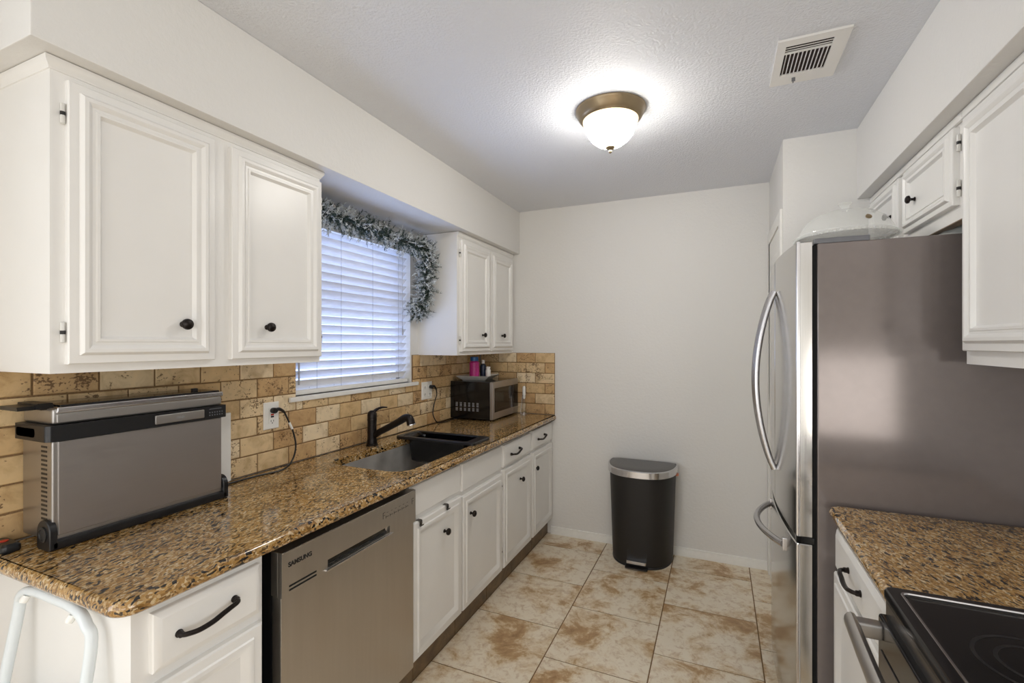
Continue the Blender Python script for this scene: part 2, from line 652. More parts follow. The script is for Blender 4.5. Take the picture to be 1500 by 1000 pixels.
# ------------------------------------------------------------------ setting
# floor: real tiles over a grout bed
mb = MB()
mb.box(-1.9, 3.2, BY - .1, FY + .1, -0.05, -0.0025, mi=1)
T = 0.4545
for ci in range(-1, 8):
    x0 = -0.728 - T + (ci - 0) * T
    ph = 2.25 if (ci % 2 == 0) else 2.25 + T / 2 + 0.004
    for r in range(-13, 4):
        y0 = ph + r * T
        if y0 > FY or y0 + T < BY: continue
        a, b_, c_, d_ = max(x0, -1.19) if ci == 0 else x0, x0 + T, y0, min(y0 + T, FY)
        if ci == -1: a, b_ = max(x0, WX), -0.728 - T - 0.0
        g = 0.0028
        mb.panel(FT(0), a + g, b_ - g, c_ + g, d_ - g, [(0, -0.003), (0, -0.001), (0.0015, 0)], tid=(rnd.random(), rnd.random(), rnd.random(), 1), back=False)
struct(mb.build('floor', [M['floor_tile'], M['grout']]))

mb = MB(); mb.box(-1.95, 3.2, BY - .1, FY + .1, HZ, HZ + 0.08)
struct(mb.build('ceiling', M['ceiling']))

mb = MB()
y0, y1, z0, z1 = WIN
for q in ((BY, y0, 0, HZ), (y1, FY + .1, 0, HZ), (y0, y1, 0, z0), (y0, y1, z1, HZ)):
    mb.box(WX - 0.12, WX, q[0], q[1], q[2], q[3])
struct(mb.build('wall_left', M['wall']))

mb = MB(); mb.box(WX - .12, 0.295, FY, FY + 0.1, 0, HZ)
struct(mb.build('wall_far', M['wall']))
mb = MB()
mb.box(0.295, 0.375, 2.69, FY + .1, 0, HZ); mb.box(0.375, EX + .1, 2.69, 2.77, 0, HZ)
struct(mb.build('wall_closet', M['wall']))
mb = MB(); mb.box(EX, EX + 0.1, 0.45, 2.69, 0, HZ)
struct(mb.build('wall_right', M['wall']))
mb = MB(); mb.box(EX, 3.1, 0.35, 0.45, 0, HZ); mb.box(3.0, 3.1, BY, 0.35, 0, HZ)
struct(mb.build('wall_dining_side', M['wall']))
mb = MB()
mb.box(WX - .12, 3.1, BY - 0.1, BY, 0, HZ)
struct(mb.build('wall_back', M['wall']))

mb = MB(); mb.box(WX, SX, 0.532, FY, SZ, HZ, 0.004)
struct(mb.build('wall_soffit_sink_side', M['wall']))
mb = MB(); mb.box(0.60, EX, 0.45, 2.69, 2.105, HZ, 0.004)
struct(mb.build('wall_soffit_range_side', M['wall']))

# baseboards
mb = MB()
mb.rings([[Vector((x, FY, 0)), Vector((x, FY - .014, 0)), Vector((x, FY - .014, .02)), Vector((x, FY - .009, .036)), Vector((x, FY - .008, .052)), Vector((x, FY, .056))] for x in (-1.15, 0.295)])
struct(mb.build('baseboard_far', M['trim']))

# backsplash tile: wall of the window and the short return on the end wall
TW, TH_ = 0.155, 0.0775


def backsplash(name, fr, ua, ub, va, vb, joint, hole=None, flip=0):
    mb = MB()
    g = 0.0025
    pr = [(0, 0.001), (0, 0.0075), (0.0018, 0.0098), (0.004, 0.0105)]
    rows = int(math.ceil((vb - va) / TH_ - 0.01))
    for r in range(rows):
        v0, v1 = va + r * TH_, min(va + (r + 1) * TH_, vb)
        o = joint + (TW / 2 if (r + flip) % 2 else 0)
        k0 = math.floor((ua - o) / TW)
        u = o + k0 * TW
        while u < ub:
            a, b = max(u, ua), min(u + TW, ub)
            segs = [(a, b, v0, v1)]
            if hole and v1 > hole[2] and b > hole[0] and a < hole[1]:
                segs = []
                if a < hole[0]: segs.append((a, hole[0], v0, v1))
                if b > hole[1]: segs.append((hole[1], b, v0, v1))
                m0, m1 = max(a, hole[0]), min(b, hole[1])
                if v0 < hole[2] - 0.012: segs.append((m0, m1, v0, hole[2]))
            t = (rnd.random(), rnd.random(), rnd.random(), 1)
            for (a, b, c, d) in segs:
                if b - a > 0.015 and d - c > 0.012:
                    j = [rnd.uniform(-.0008, .0008) for _ in range(4)]
                    mb.panel(fr, a + g + j[0], b - g + j[1], c + g + j[2], d - g + j[3], pr, tid=t)
            u += TW
    if hole:
        for q in ((ua, hole[0], va, vb), (hole[1], ub, va, vb), (hole[0], hole[1], va, hole[2])):
            mb.gbox(fr, q[0], q[1], q[2], q[3], 0.0003, 0.0062)
    else:
        mb.gbox(fr, ua, ub, va, vb, 0.0003, 0.0062)
    return struct(mb.build(name, [M['travertine'], M['grout']]))


backsplash('wall_tile_backsplash', FL(WX), 0.45, FY - 0.011, CT + .001, 1.354, 1.363, (WIN[0] - .002, WIN[1] + .015, 1.165))
backsplash('wall_tile_return', FB(FY), WX + 0.011, -1.121, CT + .001, 1.354, -1.121, None, 1)

# window: frame with two sashes, glass, jamb liner and sill
y0, y1, z0, z1 = WIN
mb = MB()
xo = WX - 0.115
for q in ((y0, y0 + .04, z0, z1), (y1 - .04, y1, z0, z1), (y0, y1, z0, z0 + .04), (y0, y1, z1 - .04, z1), (y0, y1, 1.60, 1.645)):
    mb.box(xo, xo + .035, q[0], q[1], q[2], q[3], 0.003)
w = struct(mb.build('window_1', M['plastic_white']))
mb = MB(); mb.box(xo + .014, xo + .018, y0 + .04, y1 - .04, z0 + .04, z1 - .04)
mb.build('window_pane', M['pane'], w)
mb = MB(); mb.box(xo + .035, WX + 0.014, 1.515, 1.559, 1.166, 1.184); mb.box(xo + .035, WX + .024, 1.515, 2.49, 1.163, 1.185, 0.004)
struct(mb.build('trim_1', M['trim']))

# closet door and casing on the chase beyond the fridge
mb = MB(); mb.box(0.283, 0.2955, 2.70, 2.775, 0, 2.10, 0.003); mb.box(0.283, 0.2955, 3.29, 3.36, 0, 2.10, 0.003); mb.box(0.283, 0.2955, 2.775, 3.29, 2.035, 2.10, 0.003)
struct(mb.build('trim_2', M['trim']))
mb = MB()
mb.panel(FR(0.295), 2.78, 3.285, 0.01, 2.03, [(0, 0), (0, .006), (.09, .006), (.10, .002), (.12, .002), (.14, .007)])
struct(mb.build('door_1', M['trim']))

# tiled toe kick under the sink-side cabinets
mb = MB()
for k in range(8):
    a = 0.62 + k * 0.3445
    mb.box(-1.21, -1.18, a + .0015, a + 0.3445 - .0015, 0.0, 0.112, 0.002)
struct(mb.build('baseboard_toe', M['toe']))

# ------------------------------------------------------------------ cabinets
UP = [(0, 0), (0, .015), (.002, .0175), (.018, .0185), (.0195, .0225), (.024, .0275), (.031, .0275), (.037, .0235), (.039, .0205), (.045, .020), (.047, .0235), (.052, .0235), (.058, .013), (.0595, .0125)]
LOW = [(0, 0), (0, .0155), (.004, .0195), (.024, .0195), (.027, .0235), (.034, .0245), (.041, .0225), (.054, .0125), (.0565, .012)]
UP = [(i * 1.2, w_) for i, w_ in UP]
LOW = [(i * 1.1, w_) for i, w_ in LOW]
DRW = [(0, 0), (0, .012), (.002, .0145), (.016, .0205), (.0175, .0205)]
FLATF = [(0, 0), (0, .009), (.004, .012), (.0045, .012)]


def knob(parent, fr, u, v, w, s=1.0):
    mb = MB()
    mb.lathe([(.008 * s, 0), (.0085 * s, .002), (.0052 * s, .005), (.005 * s, .013 * s), (.0085 * s, .016 * s), (.0148 * s, .019 * s), (.0158 * s, .023 * s), (.0142 * s, .028 * s), (.009 * s, .0315 * s), (.002 * s, .0325 * s)], fr(u, v, w), fr.W, 20)
    mb.build('knob', M['bronze'], parent)


def pull(parent, fr, u, v, w, ln=0.128, tilt=0.0):
    mb = MB()
    h = ln / 2
    pts = [(-h, -.002, .0), (-h, -.002, .014), (-h + .008, -.002, .023), (-h * .55, -.005, .027), (-h * .1, -.004, .028), (h * .3, .001, .027), (h * .6, .005, .027), (h - .008, .006, .023), (h, .006, .014), (h, .006, 0)]
    P = bez([fr(u + a, v + b + tilt * a, w + c) for a, b, c in pts], 5)
    n = len(P)
    R = []
    for i in range(n):
        t = abs(2 * i / (n - 1) - 1)
        R.append(.0052 + .0012 * (1 - t) + (.0022 if t > .82 else 0))
    mb.tube(P, R, 10)
    for e in (pts[0], pts[-1]):
        mb.lathe([(.009, 0), (.009, .003), (.006, .006)], fr(u + e[0], v + e[1] + tilt * e[0], w), fr.W, 14)
    mb.build('pull', M['bronze'], parent)


def hinge(parent, fr, u, v, w):
    mb = MB()
    mb.tube([fr(u, v - .026, w), fr(u, v - .024, w), fr(u, v + .024, w), fr(u, v + .026, w)], [.001, .0052, .0052, .001], 8)
    h = mb.build('hinge', M['hinge'], parent)
    mb = MB()
    mb.tube([fr(u, v - .0045, w), fr(u, v + .0045, w)], .0056, 8)
    mb.build('hinge_pin', M['black_matte'], h)


def door(cab, fr, u0, u1, v0, v1, prof, kn=None, hs=None, ks=1.0):
    mb = MB()
    mb.panel(fr, u0, u1, v0, v1, prof)
    d = mb.build('door', M['white'], cab, smooth=28)
    if kn: knob(d, fr, kn[0], kn[1], prof[-1][1], ks)
    if hs:
        for (u, v) in hs: hinge(d, fr, u, v, .006)
    return d


def drawer(cab, fr, u0, u1, v0, v1, prof=DRW, pl=None, tilt=0.0, ln=0.128):
    mb = MB()
    mb.panel(fr, u0, u1, v0, v1, prof)
    d = mb.build('drawer_front', M['white'], cab, smooth=28)
    if pl: pull(d, fr, pl[0], pl[1], prof[-1][1] - .0005, ln, tilt)
    return d


def carcass(cab, x0, x1, y0, y1, z0, z1, front, openings, bottom=None):
    """hollow cabinet box with a face frame; openings = (y0,y1,z0,z1) cut in the frame"""
    mb = MB()
    t = 0.018
    sg = 1 if front > x0 else -1
    xi = front - sg * t
    lo, hi = min(x0, x1), max(x0, x1)
    a, b = (lo, xi) if sg > 0 else (xi, hi)
    mb.box(a, b, y0, y0 + t, z0, z1)
    mb.box(a, b, y1 - t, y1, z0, z1)
    zb = z0 if bottom is None else bottom
    mb.box(a, b, y0 + t, y1 - t, zb, zb + t)
    bx = lo if sg > 0 else hi - .006
    mb.box(bx, bx + .006, y0 + t, y1 - t, zb + t, z1)
    f0, f1 = min(front, xi), max(front, xi)
    ys = sorted(set([y0, y1] + [o[0] for o in openings] + [o[1] for o in openings]))
    zs = sorted(set([z0, z1] + [o[2] for o in openings] + [o[3] for o in openings]))
    for i in range(len(ys) - 1):
        for j in range(len(zs) - 1):
            cy, cz = (ys[i] + ys[i + 1]) / 2, (zs[j] + zs[j + 1]) / 2
            if any(o[0] < cy < o[1] and o[2] < cz < o[3] for o in openings): continue
            mb.box(f0, f1, ys[i], ys[i + 1], zs[j], zs[j + 1])
    return mb.build('carcass', M['white'], cab, smooth=20)


def crown(cab, fr, u0, u1, v0, ends):
    """small moulding below the soffit; returns along the ends given as (u, x_back)"""
    prof = [(0, 0), (.003, .001), (.004, .006), (.009, .012), (.013, .020), (.013, .028), (0, .028)]
    mb = MB()
    rr = []
    if ends[0]: rr.append([fr(u0 - a, v0 + b, -ends[0]) for a, b in prof])
    rr.append([fr(u0 - (a if ends[0] else 0), v0 + b, a) for a, b in prof])
    rr.append([fr(u1 + (a if ends[1] else 0), v0 + b, a) for a, b in prof])
    if ends[1]: rr.append([fr(u1 + a, v0 + b, -ends[1]) for a, b in prof])
    mb.rings(rr)
    mb.build('crown_moulding', M['white'], cab)


FXU = -1.468       # face of the wall cabinets, sink side
c = thing('wall_cabinet', 'long white two-door wall cabinet above the silver flip-up oven', 'cabinet', (WX + .0005, .59, 1.352))
carcass(c, WX, FXU, .59, 1.425, 1.352, 2.112, FXU, [(.65, .96, 1.40, 2.05), (1.07, 1.39, 1.40, 2.05)])
fr = FL(FXU)
door(c, fr, .618, .985, 1.374, 2.068, UP, (.888, 1.482), [(.612, 1.452), (.612, 1.985)], 1.05)
door(c, fr, 1.040, 1.420, 1.374, 2.068, UP, (1.172, 1.482), [(1.4245, 1.452), (1.4245, 1.985)], 1.05)
crown(c, fr, .59, 1.425, 2.085, (.284, .284))

c = thing('wall_cabinet', 'small white two-door wall cabinet above the microwave', 'cabinet', (WX + .0005, 2.511, 1.352))
carcass(c, WX, FXU, 2.511, FY - .002, 1.352, 2.112, FXU, [(2.56, 2.9, 1.40, 2.05), (2.99, 3.3, 1.40, 2.05)])
door(c, fr, 2.545, 2.938, 1.374, 2.068, UP, (2.83, 1.482), [(2.538, 1.445), (2.538, 1.985)])
door(c, fr, 2.962, 3.335, 1.374, 2.068, UP, (3.14, 1.482))
crown(c, fr, 2.511, FY - .004, 2.085, (0, 0))

# base units, sink side
FXB = -1.155
fb = FL(FXB)
c = thing('base_cabinet', 'white base cabinet with one drawer at the open end of the counter', 'cabinet', (WX + .0005, .598, 0))
carcass(c, WX + .012, FXB, .598, .915, .0, .853, FXB, [(.66, .88, .13, .64), (.66, .88, .70, .81)])
drawer(c, fb, .633, .899, .695, .828, DRW, (.752, .764), .03, .135)
door(c, fb, .626, .903, .112, .668, LOW)

c = thing('sink_cabinet', 'white sink base cabinet with two plain panels over two doors', 'cabinet', (WX + .0005, 1.592, 0))
carcass(c, WX + .012, FXB, 1.592, 2.468, .11, .853, FXB, [(1.64, 1.95, .15, .64), (2.05, 2.42, .15, .64)])
drawer(c, fb, 1.598, 1.990, .712, .838, FLATF)
drawer(c, fb, 2.008, 2.458, .702, .835, FLATF)
door(c, fb, 1.596, 1.990, .122, .690, LOW, (1.842, .572))
door(c, fb, 2.006, 2.455, .122, .676, LOW, (2.09, .572), [(2.463, .20), (2.463, .60)])

c = thing('base_cabinet', 'white double base cabinet with two drawers below the microwave', 'cabinet', (WX + .0005, 2.470, 0))
carcass(c, WX + .012, FXB, 2.470, FY - .002, .11, .853, FXB, [(2.52, 2.88, .15, .64), (2.99, 3.3, .15, .64), (2.52, 2.88, .70, .8), (2.99, 3.3, .70, .8)])
drawer(c, fb, 2.484, 2.918, .705, .832, DRW, (2.64, .768), .03, .125)
drawer(c, fb, 2.950, 3.352, .708, .836, DRW, (3.1, .772), .03, .125)
door(c, fb, 2.484, 2.918, .122, .690, LOW, (2.74, .574), [(2.476, .22), (2.476, .60)])
door(c, fb, 2.950, 3.352, .122, .690, LOW, (2.998, .58))

# over-door hooks on the first sink door
for u, lab in ((1.640, 'metal over-door hook nearer the dishwasher on the sink door'), (1.850, 'metal over-door hook on the sink door, farther from the dishwasher')):
    mb = MB()
    pts = [(.686, -.001), (.6915, .004), (.6915, .018), (.69, .0235), (.680, .0245), (.672, .0235), (.668, .026), (.670, .032), (.676, .033)]
    th = .0014
    for s in (0,):
        rr = []
        for i, (z, w_) in enumerate(pts):
            rr.append([fb(u - .009, z, w_), fb(u + .009, z, w_), fb(u + .009, z + th, w_ + th), fb(u - .009, z + th, w_ + th)])
        mb.rings(rr)
    tag(mb.build('over_door_hook', M['dark_steel'], at=fb(u, .69, .01)), lab, 'hook', 'hooks over the sink door')

# dishwasher
dw = thing('dishwasher', 'stainless steel dishwasher under the granite counter', 'dishwasher', (-1.5, 1.27, 0))
mb = MB(); mb.box(-1.72, -1.165, .955, 1.583, .10, .846)
mb.build('tub_shell', M['black'], dw)
mb = MB(); mb.box(-1.165, -1.128, .955, 1.586, .115, .706, .004)
mb.build('door_panel', M['steel_dw'], dw)
mb = MB()
# control panel with a long pocket handle and two vent slots
fd = FL(-1.12)
mb.box(-1.165, -1.135, .951, 1.587, .708, .836, .003)
H0, H1, HB, HT = 1.120, 1.425, .722, .748
for q in ((.951, H0, .708, .836), (H1, 1.587, .708, .836), (H0, H1, .708, HB), (H0, H1, HT, .836)):
    mb.box(-1.137, -1.120, q[0], q[1], q[2], q[3])
dp = mb.build('control_panel', M['steel_dw'], dw, smooth=20)
mb = MB()
mb.prism(FL(-1.1345), [(H0 + .004, HB), (H1 - .004, HB), (H1 - .02, HT), (H0 + .02, HT)], 0, .004)
mb.build('pocket_handle', M['black_gloss'], dp)
mb = MB(); mb.box(-1.1215, -1.113, H0 - .012, H1 + .012, HB - .007, HB - .001, .002)
mb.build('handle_lip', M['chrome'], dp)
mb = MB()
for z in (.733, .722):
    mb.box(-1.1205, -1.1192, .975, 1.075, z - .0028, z + .0028, .0008)
mb.build('vent_slot', M['dark_gap'], dp)
mb = MB(); mb.box(-1.1215, -1.1190, .953, 1.585, .8325, .836, .001)
mb.build('top_edge', M['chrome'], dp)
text_mesh('logo', 'SAMSUNG', .0185, FL(-1.1198), .972, .789, M['ink'], dp, wt=.0007, sx=1.0)
mb = MB()
for k in range(6):
    u = 1.405 + k * .024
    mb.box(-1.1202, -1.1192, u, u + .013, .786, .7875)
    mb.box(-1.1202, -1.1192, u + .002, u + .010, .801, .802)
    mb.box(-1.1202, -1.1192, u - .004, u - .0028, .782, .792)
mb.build('panel_print', M['ink'], dp)
for u in (1.385, 1.562):
    mb = MB()
    mb.box(-1.1202, -1.1192, u, u + .0014, .784, .806); mb.box(-1.1202, -1.1192, u, u + .012, .805, .8063); mb.box(-1.1202, -1.1192, u + .004, u + .011, .795, .7963)
    mb.build('panel_print', M['ink'], dp)

# ------------------------------------------------------------------ counters


def slab(name, outer, hole, z1, th, mat, round_edges=None):
    """stone slab: bullnose outline profile, optional hole"""
    n = len(outer)
    # inward normals
    def off(poly, d):
        out = []
        m = len(poly)
        for i in range(m):
            a, b, c2 = Vector(poly[i - 1]), Vector(poly[i]), Vector(poly[(i + 1) % m])
            e1 = (b - a); e2 = (c2 - b)
            if e1.length < 1e-7: e1 = e2
            if e2.length < 1e-7: e2 = e1
            n1 = Vector((-e1.y, e1.x)).normalized(); n2 = Vector((-e2.y, e2.x)).normalized()
            k = (n1 + n2)
            k = k.normalized() / max(.35, k.normalized().dot(n1))
            out.append((b.x + k.x * d, b.y + k.y * d))
        return out
    mb = MB()
    r = th / 2
    prof = []
    for k in range(9):
        a = PI / 2 - PI * k / 8
        prof.append((r * .85 * (1 - math.cos(a)), z1 - r + r * math.sin(a)))
    rings = [[Vector((p[0], p[1], z)) for p in off(outer, d)] for d, z in prof]
    R = [[mb.bm.verts.new(p) for p in rr] for rr in rings]
    for a, b in zip(R, R[1:]):
        for i in range(n):
            mb.face([a[i], a[(i + 1) % n], b[(i + 1) % n], b[i]])
    def capfill(loopv, holev):
        es = []
        for lp in [loopv] + ([holev] if holev else []):
            for i in range(len(lp)):
                e = mb.bm.edges.get((lp[i], lp[(i + 1) % len(lp)])) or mb.bm.edges.new((lp[i], lp[(i + 1) % len(lp)]))
                es.append(e)
        bmesh.ops.triangle_fill(mb.bm, edges=es, use_beauty=True, use_dissolve=False)
    if hole:
        ht = [mb.bm.verts.new((p[0], p[1], z1)) for p in off(hole, -.003)]
        h1 = [mb.bm.verts.new((p[0], p[1], z1 - .003)) for p in hole]
        hb = [mb.bm.verts.new((p[0], p[1], z1 - th)) for p in hole]
        m = len(hole)
        for a, b in ((ht, h1), (h1, hb)):
            for i in range(m):
                mb.face([a[i], a[(i + 1) % m], b[(i + 1) % m], b[i]])
        capfill(R[0], ht); capfill(R[-1], hb)
    else:
        capfill(R[0], None); capfill(R[-1], None)
    return mb.build(name, mat, smooth=30, at=(sum(p[0] for p in outer) / n, sum(p[1] for p in outer) / n, z1 - th))


SKX0, SKX1, SKY0, SKY1 = -1.618, -1.192, 1.60, 2.40
hole = rrect(SKX0, SKX1, SKY0, SKY1, .085, 6)
outer = rrect(WX + .0008, -1.112, .552, FY - .001, [.05, .004, .002, .01], 6)
tag(slab('granite_countertop', outer, hole, CT, .036, M['granite']), 'long brown granite countertop with the sink cut into it', 'countertop')
outer = rrect(.333, EX - .001, 1.268, 1.862, [.002, .002, .03, .01], 5)
tag(slab('granite_countertop', outer, None, CT, .036, M['granite']), 'short brown granite countertop between the fridge and the range', 'countertop')

# sink
sk = thing('sink', 'undermount stainless steel sink in the granite countertop', 'sink', ((SKX0 + SKX1) / 2, (SKY0 + SKY1) / 2, .66))
mb = MB()
def skr(d, z, r): return [Vector((x, y, z)) for x, y in rrect(SKX0 - .012 + d, SKX1 + .012 - d, SKY0 - .012 + d, SKY1 + .012 - d, max(.02, r), 6)]
mb.rings([skr(-.012, .8535, .1), skr(.008, .8535, .088), skr(.010, .848, .085), skr(.016, .70, .08), skr(.024, .682, .075), skr(.045, .670, .06), skr(.19, .664, .03)], False, True)
mb.rings([skr(-.012, .8525, .1), skr(.006, .8475, .088), skr(.012, .70, .08), skr(.042, .666, .06), skr(.19, .660, .03)], False, True)
mb.build('basin', M['sink'], sk, smooth=40)
mb = MB(); mb.lathe([(.056, .6645), (.055, .667), (.042, .667), (.036, .6655), (.002, .6655)], (-1.40, 2.0, 0), (0, 0, 1), 24)
mb.build('drain', M['chrome'], sk)

# black over-sink colander
co = thing('over_sink_colander', 'black plastic colander basin resting across the sink', 'colander', (-1.42, 2.28, CT))
CX0, CX1, CY0, CY1 = -1.665, -1.165, 2.165, 2.365
mb = MB()
def cr(x0, x1, y0, y1, z, r): return [Vector((x, y, z)) for x, y in rrect(x0, x1, y0, y1, r, 4)]
mb.rings([cr(CX0, CX1, CY0, CY1, CT + .001, .02), cr(CX0, CX1, CY0, CY1, CT + .012, .02), cr(CX0 + .004, CX1 - .004, CY0 + .004, CY1 - .004, CT + .016, .018),
          cr(CX0 + .03, CX1 - .055, CY0 + .022, CY1 - .022, CT + .016, .02), cr(CX0 + .034, CX1 - .06, CY0 + .026, CY1 - .026, CT + .008, .02)], False, False)
mb.build('rim', M['black'], co)
mb = MB()
a0, a1, b0, b1 = -1.600, -1.222, CY0 + .026, CY1 - .026
mb.rings([cr(a0 - .03, a1 + .02, b0, b1, CT + .010, .02), cr(a0, a1, b0, b1, CT - .002, .03), cr(a0 + .012, a1 - .012, b0 + .008, b1 - .008, CT - .115, .03), cr(a0 + .03, a1 - .03, b0 + .02, b1 - .02, CT - .125, .02)], False, True)
mb.rings([cr(a0 - .034, a1 + .024, b0 - .004, b1 + .004, CT + .009, .02), cr(a0 - .003, a1 + .003, b0 - .003, b1 + .003, CT - .004, .03), cr(a0 + .009, a1 - .009, b0 + .005, b1 - .005, CT - .118, .03), cr(a0 + .03, a1 - .03, b0 + .02, b1 - .02, CT - .128, .02)], False, True)
mb.build('basket', M['black_gloss'], co)
mb = MB()
for (x, y) in ((-1.46, 2.27), (-1.42, 2.285), (-1.38, 2.26), (-1.34, 2.275)):
    mb.lathe([(.001, 0), (.010, .001), (.012, .004), (.004, .007)], (x, y, CT - .122), (0, 0, 1), 14)
mb.build('strainer_holes', M['dark_steel'], co)

# faucet
fa = thing('kitchen_faucet', 'oil-rubbed bronze pull-out faucet behind the sink', 'faucet', (-1.668, 1.975, CT))
fo = Vector((-1.668, 1.975, CT))
mb = MB()
mb.lathe([(.030, 0), (.030, .006), (.026, .010), (.0255, .030), (.0235, .034), (.0235, .128), (.0248, .131), (.0248, .140), (.0235, .143)], fo, (0, 0, 1), 28)
mb.build('body', M['bronze'], fa)
mb = MB()
mb.lathe([(.0240, .143), (.0245, .160), (.021, .174), (.012, .182), (.002, .184)], fo, (0, 0, 1), 28)
cp = mb.build('handle_cap', M['bronze'], fa)
mb = MB()
P = bez([fo + Vector(p) for p in ((.000, .004, .168), (.010, .024, .186), (.022, .050, .194), (.034, .078, .192))], 6)
mb.tube(P, [.015 - .009 * i / (len(P) - 1) for i in range(len(P))], 10, sq=(.6, 1))
mb.build('lever', M['bronze'], cp)
mb = MB()
dr = Vector((.97, .10, 0)).normalized()
P = [fo + Vector((0, 0, .052)) + dr * .012, fo + Vector((0, 0, .075)) + dr * .05, fo + Vector((0, 0, .108)) + dr * .115, fo + Vector((0, 0, .140)) + dr * .175]
mb.tube(P, [.0165, .017, .0175, .0185], 16)
mb.build('spout', M['bronze'], fa)
mb = MB()
P = bez([fo + Vector((0, 0, .138)) + dr * .170, fo + Vector((0, 0, .153)) + dr * .198, fo + Vector((0, 0, .150)) + dr * .222, fo + Vector((0, 0, .122)) + dr * .232], 5)
mb.tube(P, [.019 + .003 * i / (len(P) - 1) for i in range(len(P))], 16)
hd = mb.build('spray_head', M['bronze'], fa)
mb = MB()
e = fo + Vector((0, 0, .1225)) + dr * .232
mb.lathe([(.0235, 0), (.0235, .004), (.018, .0055), (.016, .004)], e, (dr * .25 + Vector((0, 0, -1))), 20)
mb.build('spray_ring', M['chrome'], hd)

# ------------------------------------------------------------------ flip-up oven on the counter
OY0, OY1, OX0, OX1 = .637, 1.092, -1.728, -1.575
ov = thing('flip_up_oven', 'silver flip-up toaster oven stored upright against the tiled wall', 'toaster oven', (-1.65, .865, CT))
mb = MB(); mb.box(OX0, OX1, OY0, OY1, CT + .022, 1.172, .006)
body = mb.build('body', M['steel'], ov)
mb = MB(); mb.box(OX0, OX1 - .001, OY0 + .001, OY1 - .001, 1.213, 1.256, .008)
mb.build('top_housing', M['steel'], ov)
mb = MB(); mb.box(OX1 - .012, OX1 + .0035, OY0 + .012, OY1 - .004, CT + .036, 1.170, .002)
mb.build('front_plate', M['plate'], ov)
mb = MB(); mb.box(OX0 + .01, OX1 + .003, OY0 + .010, OY1 - .004, 1.218, 1.241, .002)
mb.build('upper_plate', M['steel'], ov)
mb = MB(); mb.box(OX1 - .03, OX1 + .004, OY0 + .010, OY1 + .002, 1.243, 1.259, .003)
mb.build('edge_strip', M['chrome'], ov)
mb = MB()
mb.box(OX0 + .004, OX1 - .006, OY0 + .02, OY1 - .004, 1.256, 1.264, .003)
mb.build('back_panel', M['black_gloss'], ov)
mb = MB()
mb.prism(FB(OY0 + .02), [(OX0 - .002, 1.252), (OX1 - .03, 1.252), (OX1 - .045, 1.268), (OX0 + .004, 1.268)], 0, .03)
mb.prism(FB(OY0 - .005), [(OX0 + .006, 1.252), (OX1 - .055, 1.252), (OX1 - .06, 1.262), (OX0 + .006, 1.262)], 0, .04, )
mb.build('crumb_tray_lip', M['black'], ov)
mb = MB(); mb.box(OX1 - .05, OX1 - .036, OY1 - .075, OY1 - .058, 1.258, 1.274, .002)
mb.build('rear_foot', M['black'], ov)
mb = MB()
mb.rings([[Vector((x, y, z)) for x, y in rrect(OX0 - .004, OX1 + .012, OY0 - .016, OY1 + .012, .012, 4)] for z in (1.172, 1.174, 1.211, 1.213)])
hb = mb.build('handle_band', M['black'], ov)
mb = MB(); mb.box(OX1 + .011, OX1 + .0165, .873, 1.022, 1.179, 1.2065, .003)
gp = mb.build('grip_plate', M['steel'], hb)
text_mesh('logo', 'NINJA', .010, FL(OX1 + .0172), .932, 1.189, M['inkgrey'], gp, depth=.0003)
mb = MB()
mb.rings([[Vector((x, OY0 - .0163, z)) for x, z in rrect(OX0 + .012 + d, OX1 - .045 - d, 1.181 + d, 1.204 - d, .008, 3)] for d in (0, .003)], True, True)
mb.build('side_recess', M['dark_gap'], hb)
mb = MB()
for r in range(2):
    for k in range(6):
        mb.box(OX1 + .0118, OX1 + .0124, 1.040 + k * .0085, 1.0435 + k * .0085, 1.182 + r * .009, 1.186 + r * .009)
mb.box(OX1 + .0118, OX1 + .0124, 1.040, 1.082, 1.2035, 1.2055)
mb.build('control_print', M['grey_plastic'], hb)
for (xa, xb, ya, yb) in ((OX1 - .052, OX1 - .022, OY0 - .001, OY0 + .004), (OX1 - .052, OX1 - .006, OY1 - .004, OY1 + .001)):
    mb = MB()
    for k in range(17):
        z = .965 + k * .0117
        mb.box(xa, xb, ya, yb, z, z + .0058, .001)
    mb.build('vent_louvers', M['black'], body)
mb = MB()
mb.box(OX1 - .02, OX1 + .012, OY0 - .006, OY1 + .012, CT + .001, CT + .026, .006)
mb.box(OX1 - .10, OX1 - .02, OY0 + .02, OY1 - .01, CT + .001, CT + .022, .004)
for y in (OY0 - .006, OY1 + .001):
    pr = rrect(OX1 - .052, OX1 + .012, CT + .001, CT + .078, [.006, .03, .03, .006], 5)
    mb.prism(FB(y + .013), pr, 0, .016, .002)
bs = mb.build('base_stand', M['black'], ov)
mb = MB()
mb.lathe([(.020, 0), (.020, .003), (.014, .004), (.013, .0015), (.002, .0015)], (OX1 - .020, OY0 - .009, CT + .042), (0, -1, 0), 22)
mb.build('hinge_cap', M['black_matte'], bs)

# white cutting board behind the oven
mb = MB(); mb.box(WX + .0115, WX + .024, .80, 1.238, CT + .0005, 1.158, .004)
tag(mb.build('cutting_board', M['plastic_white'], at=(WX + .017, 1.02, CT)), 'white cutting board standing upright behind the silver oven', 'cutting board')

# small black remote with a red mark
rm = thing('scale_puck', 'small black gadget with a red button on the granite by the silver oven', 'gadget', (-1.69, .600, CT))
mb = MB(); mb.rings([[Vector((x, y, z)) for x, y in rrect(-1.738 + d, -1.655 - d, .572 + d, .612 - d, .01, 4)] for d, z in ((.002, CT + .0005), (0, CT + .006), (.001, CT + .016), (.006, CT + .022))])
mb.build('case', M['black'], rm)
mb = MB(); mb.lathe([(.009, 0), (.009, .002), (.006, .003)], (-1.70, .592, CT + .0215), (0, 0, 1), 16)
mb.build('button', M['red'], rm)

